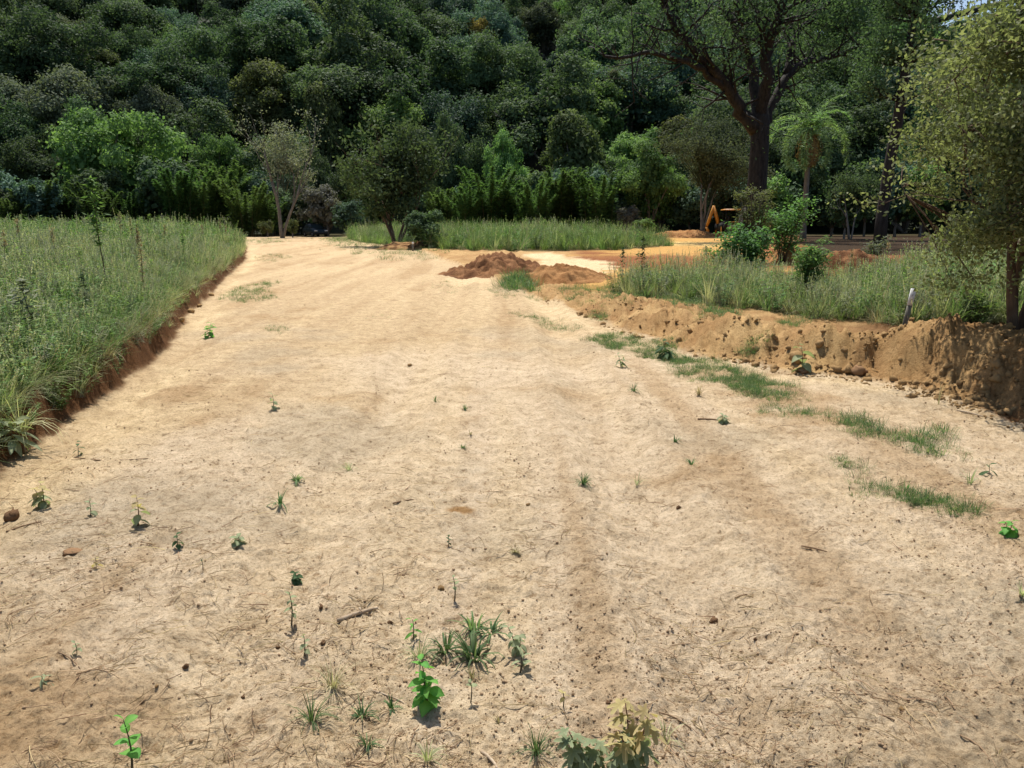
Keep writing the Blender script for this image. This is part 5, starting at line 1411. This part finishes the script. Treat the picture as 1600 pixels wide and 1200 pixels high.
T_('pale drooping grass plume over the left bank edge', 165, 560, 90, 30, 40, 'grass_dry', 32, 1.5, 2.4)

def stone(label, px, py, w_px, sq=.65, seed=0, mat='clod', name='clod', cat='clod'):
    b = on(px, py); rr = w_px / px_per_m(b) / 2
    o = bpy.data.objects.new(name, lump_mesh(800 + seed, M[mat], name, sq, 7, 10, .95)); COL.objects.link(o)
    o.location = (b.x, b.y, b.z + rr * sq * .55); o.scale = (rr, rr * .85, rr); o.rotation_euler = (0, 0, seed * 1.7)
    tag(o, label, cat)
M['stone_dark'] = surf_mat('stone_dark', lin(124, 92, 66, .7), lin(170, 134, 100, .7), 25, bump=.7, rough=.95, spec=.1)
M['stone_flat'] = surf_mat('stone_flat', lin(150, 116, 84, .65), lin(180, 142, 106, .65), 25, bump=.4, rough=.95, spec=.1)
stone('brown angular clod at the far left edge of the track', 19, 812, 28, .7, 1, 'stone_dark')
stone('flat tan stone set in the dirt at left', 113, 864, 28, .22, 2, 'stone_flat', 'stone', 'stone')
stone('brown clod resting on the berm foot, left of the pair', 1246, 566, 34, .55, 3)
stone('yellowish flat clod below the brown one at the berm foot', 1255, 580, 28, .4, 4, 'stone_flat')
stone('rounded clod at the berm foot, right one', 1340, 586, 24, .8, 5, 'stone_flat')
stone('dark clod touching the rounded clod at the berm foot', 1326, 582, 22, .7, 6)
stone('small clod left of the rounded clod', 1308, 582, 16, .6, 7)
stone('small clod on top of the berm foot pile', 1350, 580, 18, .7, 8, 'stone_dark')
for i, (px, py, w, lab) in enumerate(((690, 922, 12, 'left of the slim seedling'), (505, 1006, 9, 'below the pale stick'), (290, 1044, 11, 'at lower left'), (245, 1073, 7, 'below the one at lower left'), (435, 1013, 8, 'left of the thin seedling'), (502, 950, 9, 'left of the pale stick'), (825, 790, 7, 'right of the orange stain'), (1115, 972, 14, 'at lower right of centre'), (1060, 795, 9, 'right of the round tuft'), (1410, 1110, 10, 'near the bottom right'), (1180, 1000, 8, 'in the right foreground'), (950, 1100, 9, 'above the large wilting plant'), (640, 572, 7, 'in the far wheel rut'), (610, 975, 9, 'right of the pale stick'), (380, 1090, 8, 'right of the round-leaved sapling'), (1300, 1050, 8, 'in the lower right foreground'))):
    stone('small dark pebble ' + lab, px, py, w, .7, 20 + i, 'stone_dark' if i % 3 else 'clod', 'pebble', 'pebble')
for i, (px, py, w) in enumerate(((300, 488, 14), (283, 500, 12), (312, 480, 10), (330, 462, 10))):
    stone('clod fallen at the foot of the left bank, %s one' % ['largest', 'nearest', 'third', 'farthest'][i], px, py, w, .6, 40 + i, 'clod')
for i, (px, py, w) in enumerate(((905, 492, 10), (915, 496, 9), (930, 498, 8), (1180, 572, 12), (1408, 602, 14), (1430, 560, 16), (1290, 545, 16))):
    stone('clay clod on the berm %s' % ['at its far foot, leftmost', 'at its far foot, middle', 'at its far foot, rightmost', 'below its middle', 'foot near the mound shade', 'face near the mound', 'face below the white stake'][i], px, py, w, .65, 50 + i)

M['dead_wood'] = surf_mat('dead_wood', lin(150, 126, 100, .75), lin(212, 192, 164, .75), 60, .9, .5, stretch=(.2, 1, 1), dist=.004)
M['twig'] = surf_mat('twig', lin(128, 102, 76, .68), lin(176, 148, 116, .68), 60, .9, .3, dist=.003)
def stick(label, a, b, th_px, seed=0, mat='twig', name='twig', bend=.06, fork=False):
    A, B = on(*a), on(*b); r = np.random.default_rng(seed + 5000); rad = th_px * .72 / px_per_m(A) / 2
    n = 9; f = np.linspace(0, 1, n); L = (B - A).length
    p = np.array(A)[None] * (1 - f)[:, None] + np.array(B)[None] * f[:, None]
    side = np.array([-(B - A).y, (B - A).x, 0]) / max(L, 1e-6)
    p = p + side * (np.sin(f * 3.14) * bend * L + r.normal(0, .006 * L, n))[:, None]
    hz = H(p[:, 0], p[:, 1]); p[:, 2] = hz[0] + (hz[-1] - hz[0]) * f + max(0, np.mean(hz - hz[0] - (hz[-1] - hz[0]) * f)) + rad * .95
    o = np.array(A); mb = MB(); mb.tube(p - o, rad * np.interp(f, [0, .1, .8, 1], [.85, 1, .9, .55]) * (1 + r.normal(0, .06, n)), 8, rough=.10, rng=r)
    if fork:
        m = p[5] - o; mb.tube([m, m + side * .12 * L + np.array([0, 0, .01]), m + side * .2 * L + (p[-1] - p[0]) * .1], [rad * .6, rad * .5, rad * .25], 6)
    ob = mb.build(name, M[mat], smooth=True); ob.location = A
    tag(ob, label, 'stick')
stick('short pale dead stick lying in the left foreground', (528, 974), (590, 954), 10, 1, 'dead_wood', 'stick', .04, True)
stick('long thin twig lying across the left of the track', (118, 716), (232, 718), 3, 2, bend=-.12)
stick('short bent twig on the right half of the track', (1252, 854), (1292, 864), 4, 3)
stick('grey stick by the left edge, below the clod', (10, 832), (64, 816), 4, 4)
stick('thin twig pointing at the bright seedling', (582, 1082), (640, 1106), 4, 5, 'dead_wood')
stick('fallen twig beside the small bluish weed', (1090, 656), (1122, 658), 4, 6)
stick('dark twig in the right foreground, farther one', (1148, 936), (1168, 930), 4, 7)
stick('dark slanting twig in the right foreground', (1475, 1088), (1492, 1112), 4, 8)
stick('short dark twig in the lower right foreground', (1372, 1118), (1398, 1128), 5, 9)
stick('long curved twig at the bottom right', (1500, 1150), (1545, 1190), 4, 10, bend=.15)
stick('thin twig left of the wilting plants', (962, 1124), (990, 1128), 4, 11, fork=True)
stick('curved root bit in the lower right of centre', (1030, 1114), (1080, 1140), 4, 12, bend=.12)
stick('pale twig lying in the shade at the mound foot', (1495, 642), (1535, 652), 4, 13, 'dead_wood')
stick('dark root poking out of the mound', (1575, 548), (1600, 540), 5, 14)
stick('short pale stick cut off by the bottom edge', (752, 1176), (778, 1204), 7, 15, 'dead_wood', 'stick')
stick('thin twig in the middle of the track', (614, 788), (646, 782), 4, 16)
stick('forked thin twig at left below the leafy seedling', (92, 1020), (125, 1045), 3, 17, fork=True)

# ------------------------------------------------------------------ dry grass hanging over the cut bank
def bank_fringe():
    r = np.random.default_rng(901); P = []; Rt = []
    for i in range(1, len(BANK) - 2):
        ax, ay = BANK[i]; bx, by = BANK[i + 1]; L = math.hypot(bx - ax, by - ay); n = int(L * 11)
        nx, ny = -(by - ay) / L, (bx - ax) / L           # towards the field
        for k in range(n):
            f = r.uniform(); o = r.uniform(.16, .42)
            x = ax + (bx - ax) * f + nx * o; y = ay + (by - ay) * f + ny * o
            P.append((x, y)); ang = math.atan2(-ny, -nx); Rt.append((0, r.uniform(.35, 1.15), ang + r.normal(0, .5)))
    P = np.array(P); n = len(P)
    sc = r.uniform(.14, .38, n)
    scatter('bank_grass', tall_coll, np.stack([P[:, 0], P[:, 1], H(P[:, 0], P[:, 1]) - .01], 1), np.array(Rt), np.stack([sc, sc, sc], 1), r.choice([0, 2, 6, 6, 3], n), 'grass and dry blades hanging over the cut edge of the left bank', 'grass')
bank_fringe()

# ------------------------------------------------------------------ tell look-alikes apart by their order from the left
def order_labels():
    by = {}
    for o in scene.objects:
        if o.parent is None and o.get('label') and o.get('category'): by.setdefault(o['label'], []).append(o)
    words = ['first', 'second', 'third', 'fourth', 'fifth', 'sixth', 'seventh', 'eighth', 'ninth', 'tenth', 'eleventh', 'twelfth']
    for lab, L in by.items():
        if len(L) < 2: continue
        L.sort(key=lambda o: o.location.x / max(o.location.y, .1))
        for i, o in enumerate(L):
            if len(L) == 2: w = ['left', 'right'][i]
            elif len(L) == 3: w = ['leftmost', 'middle', 'rightmost'][i]
            else: w = words[min(i, 11)] + ' from left,'
            o['label'] = w + ' ' + lab
order_labels()
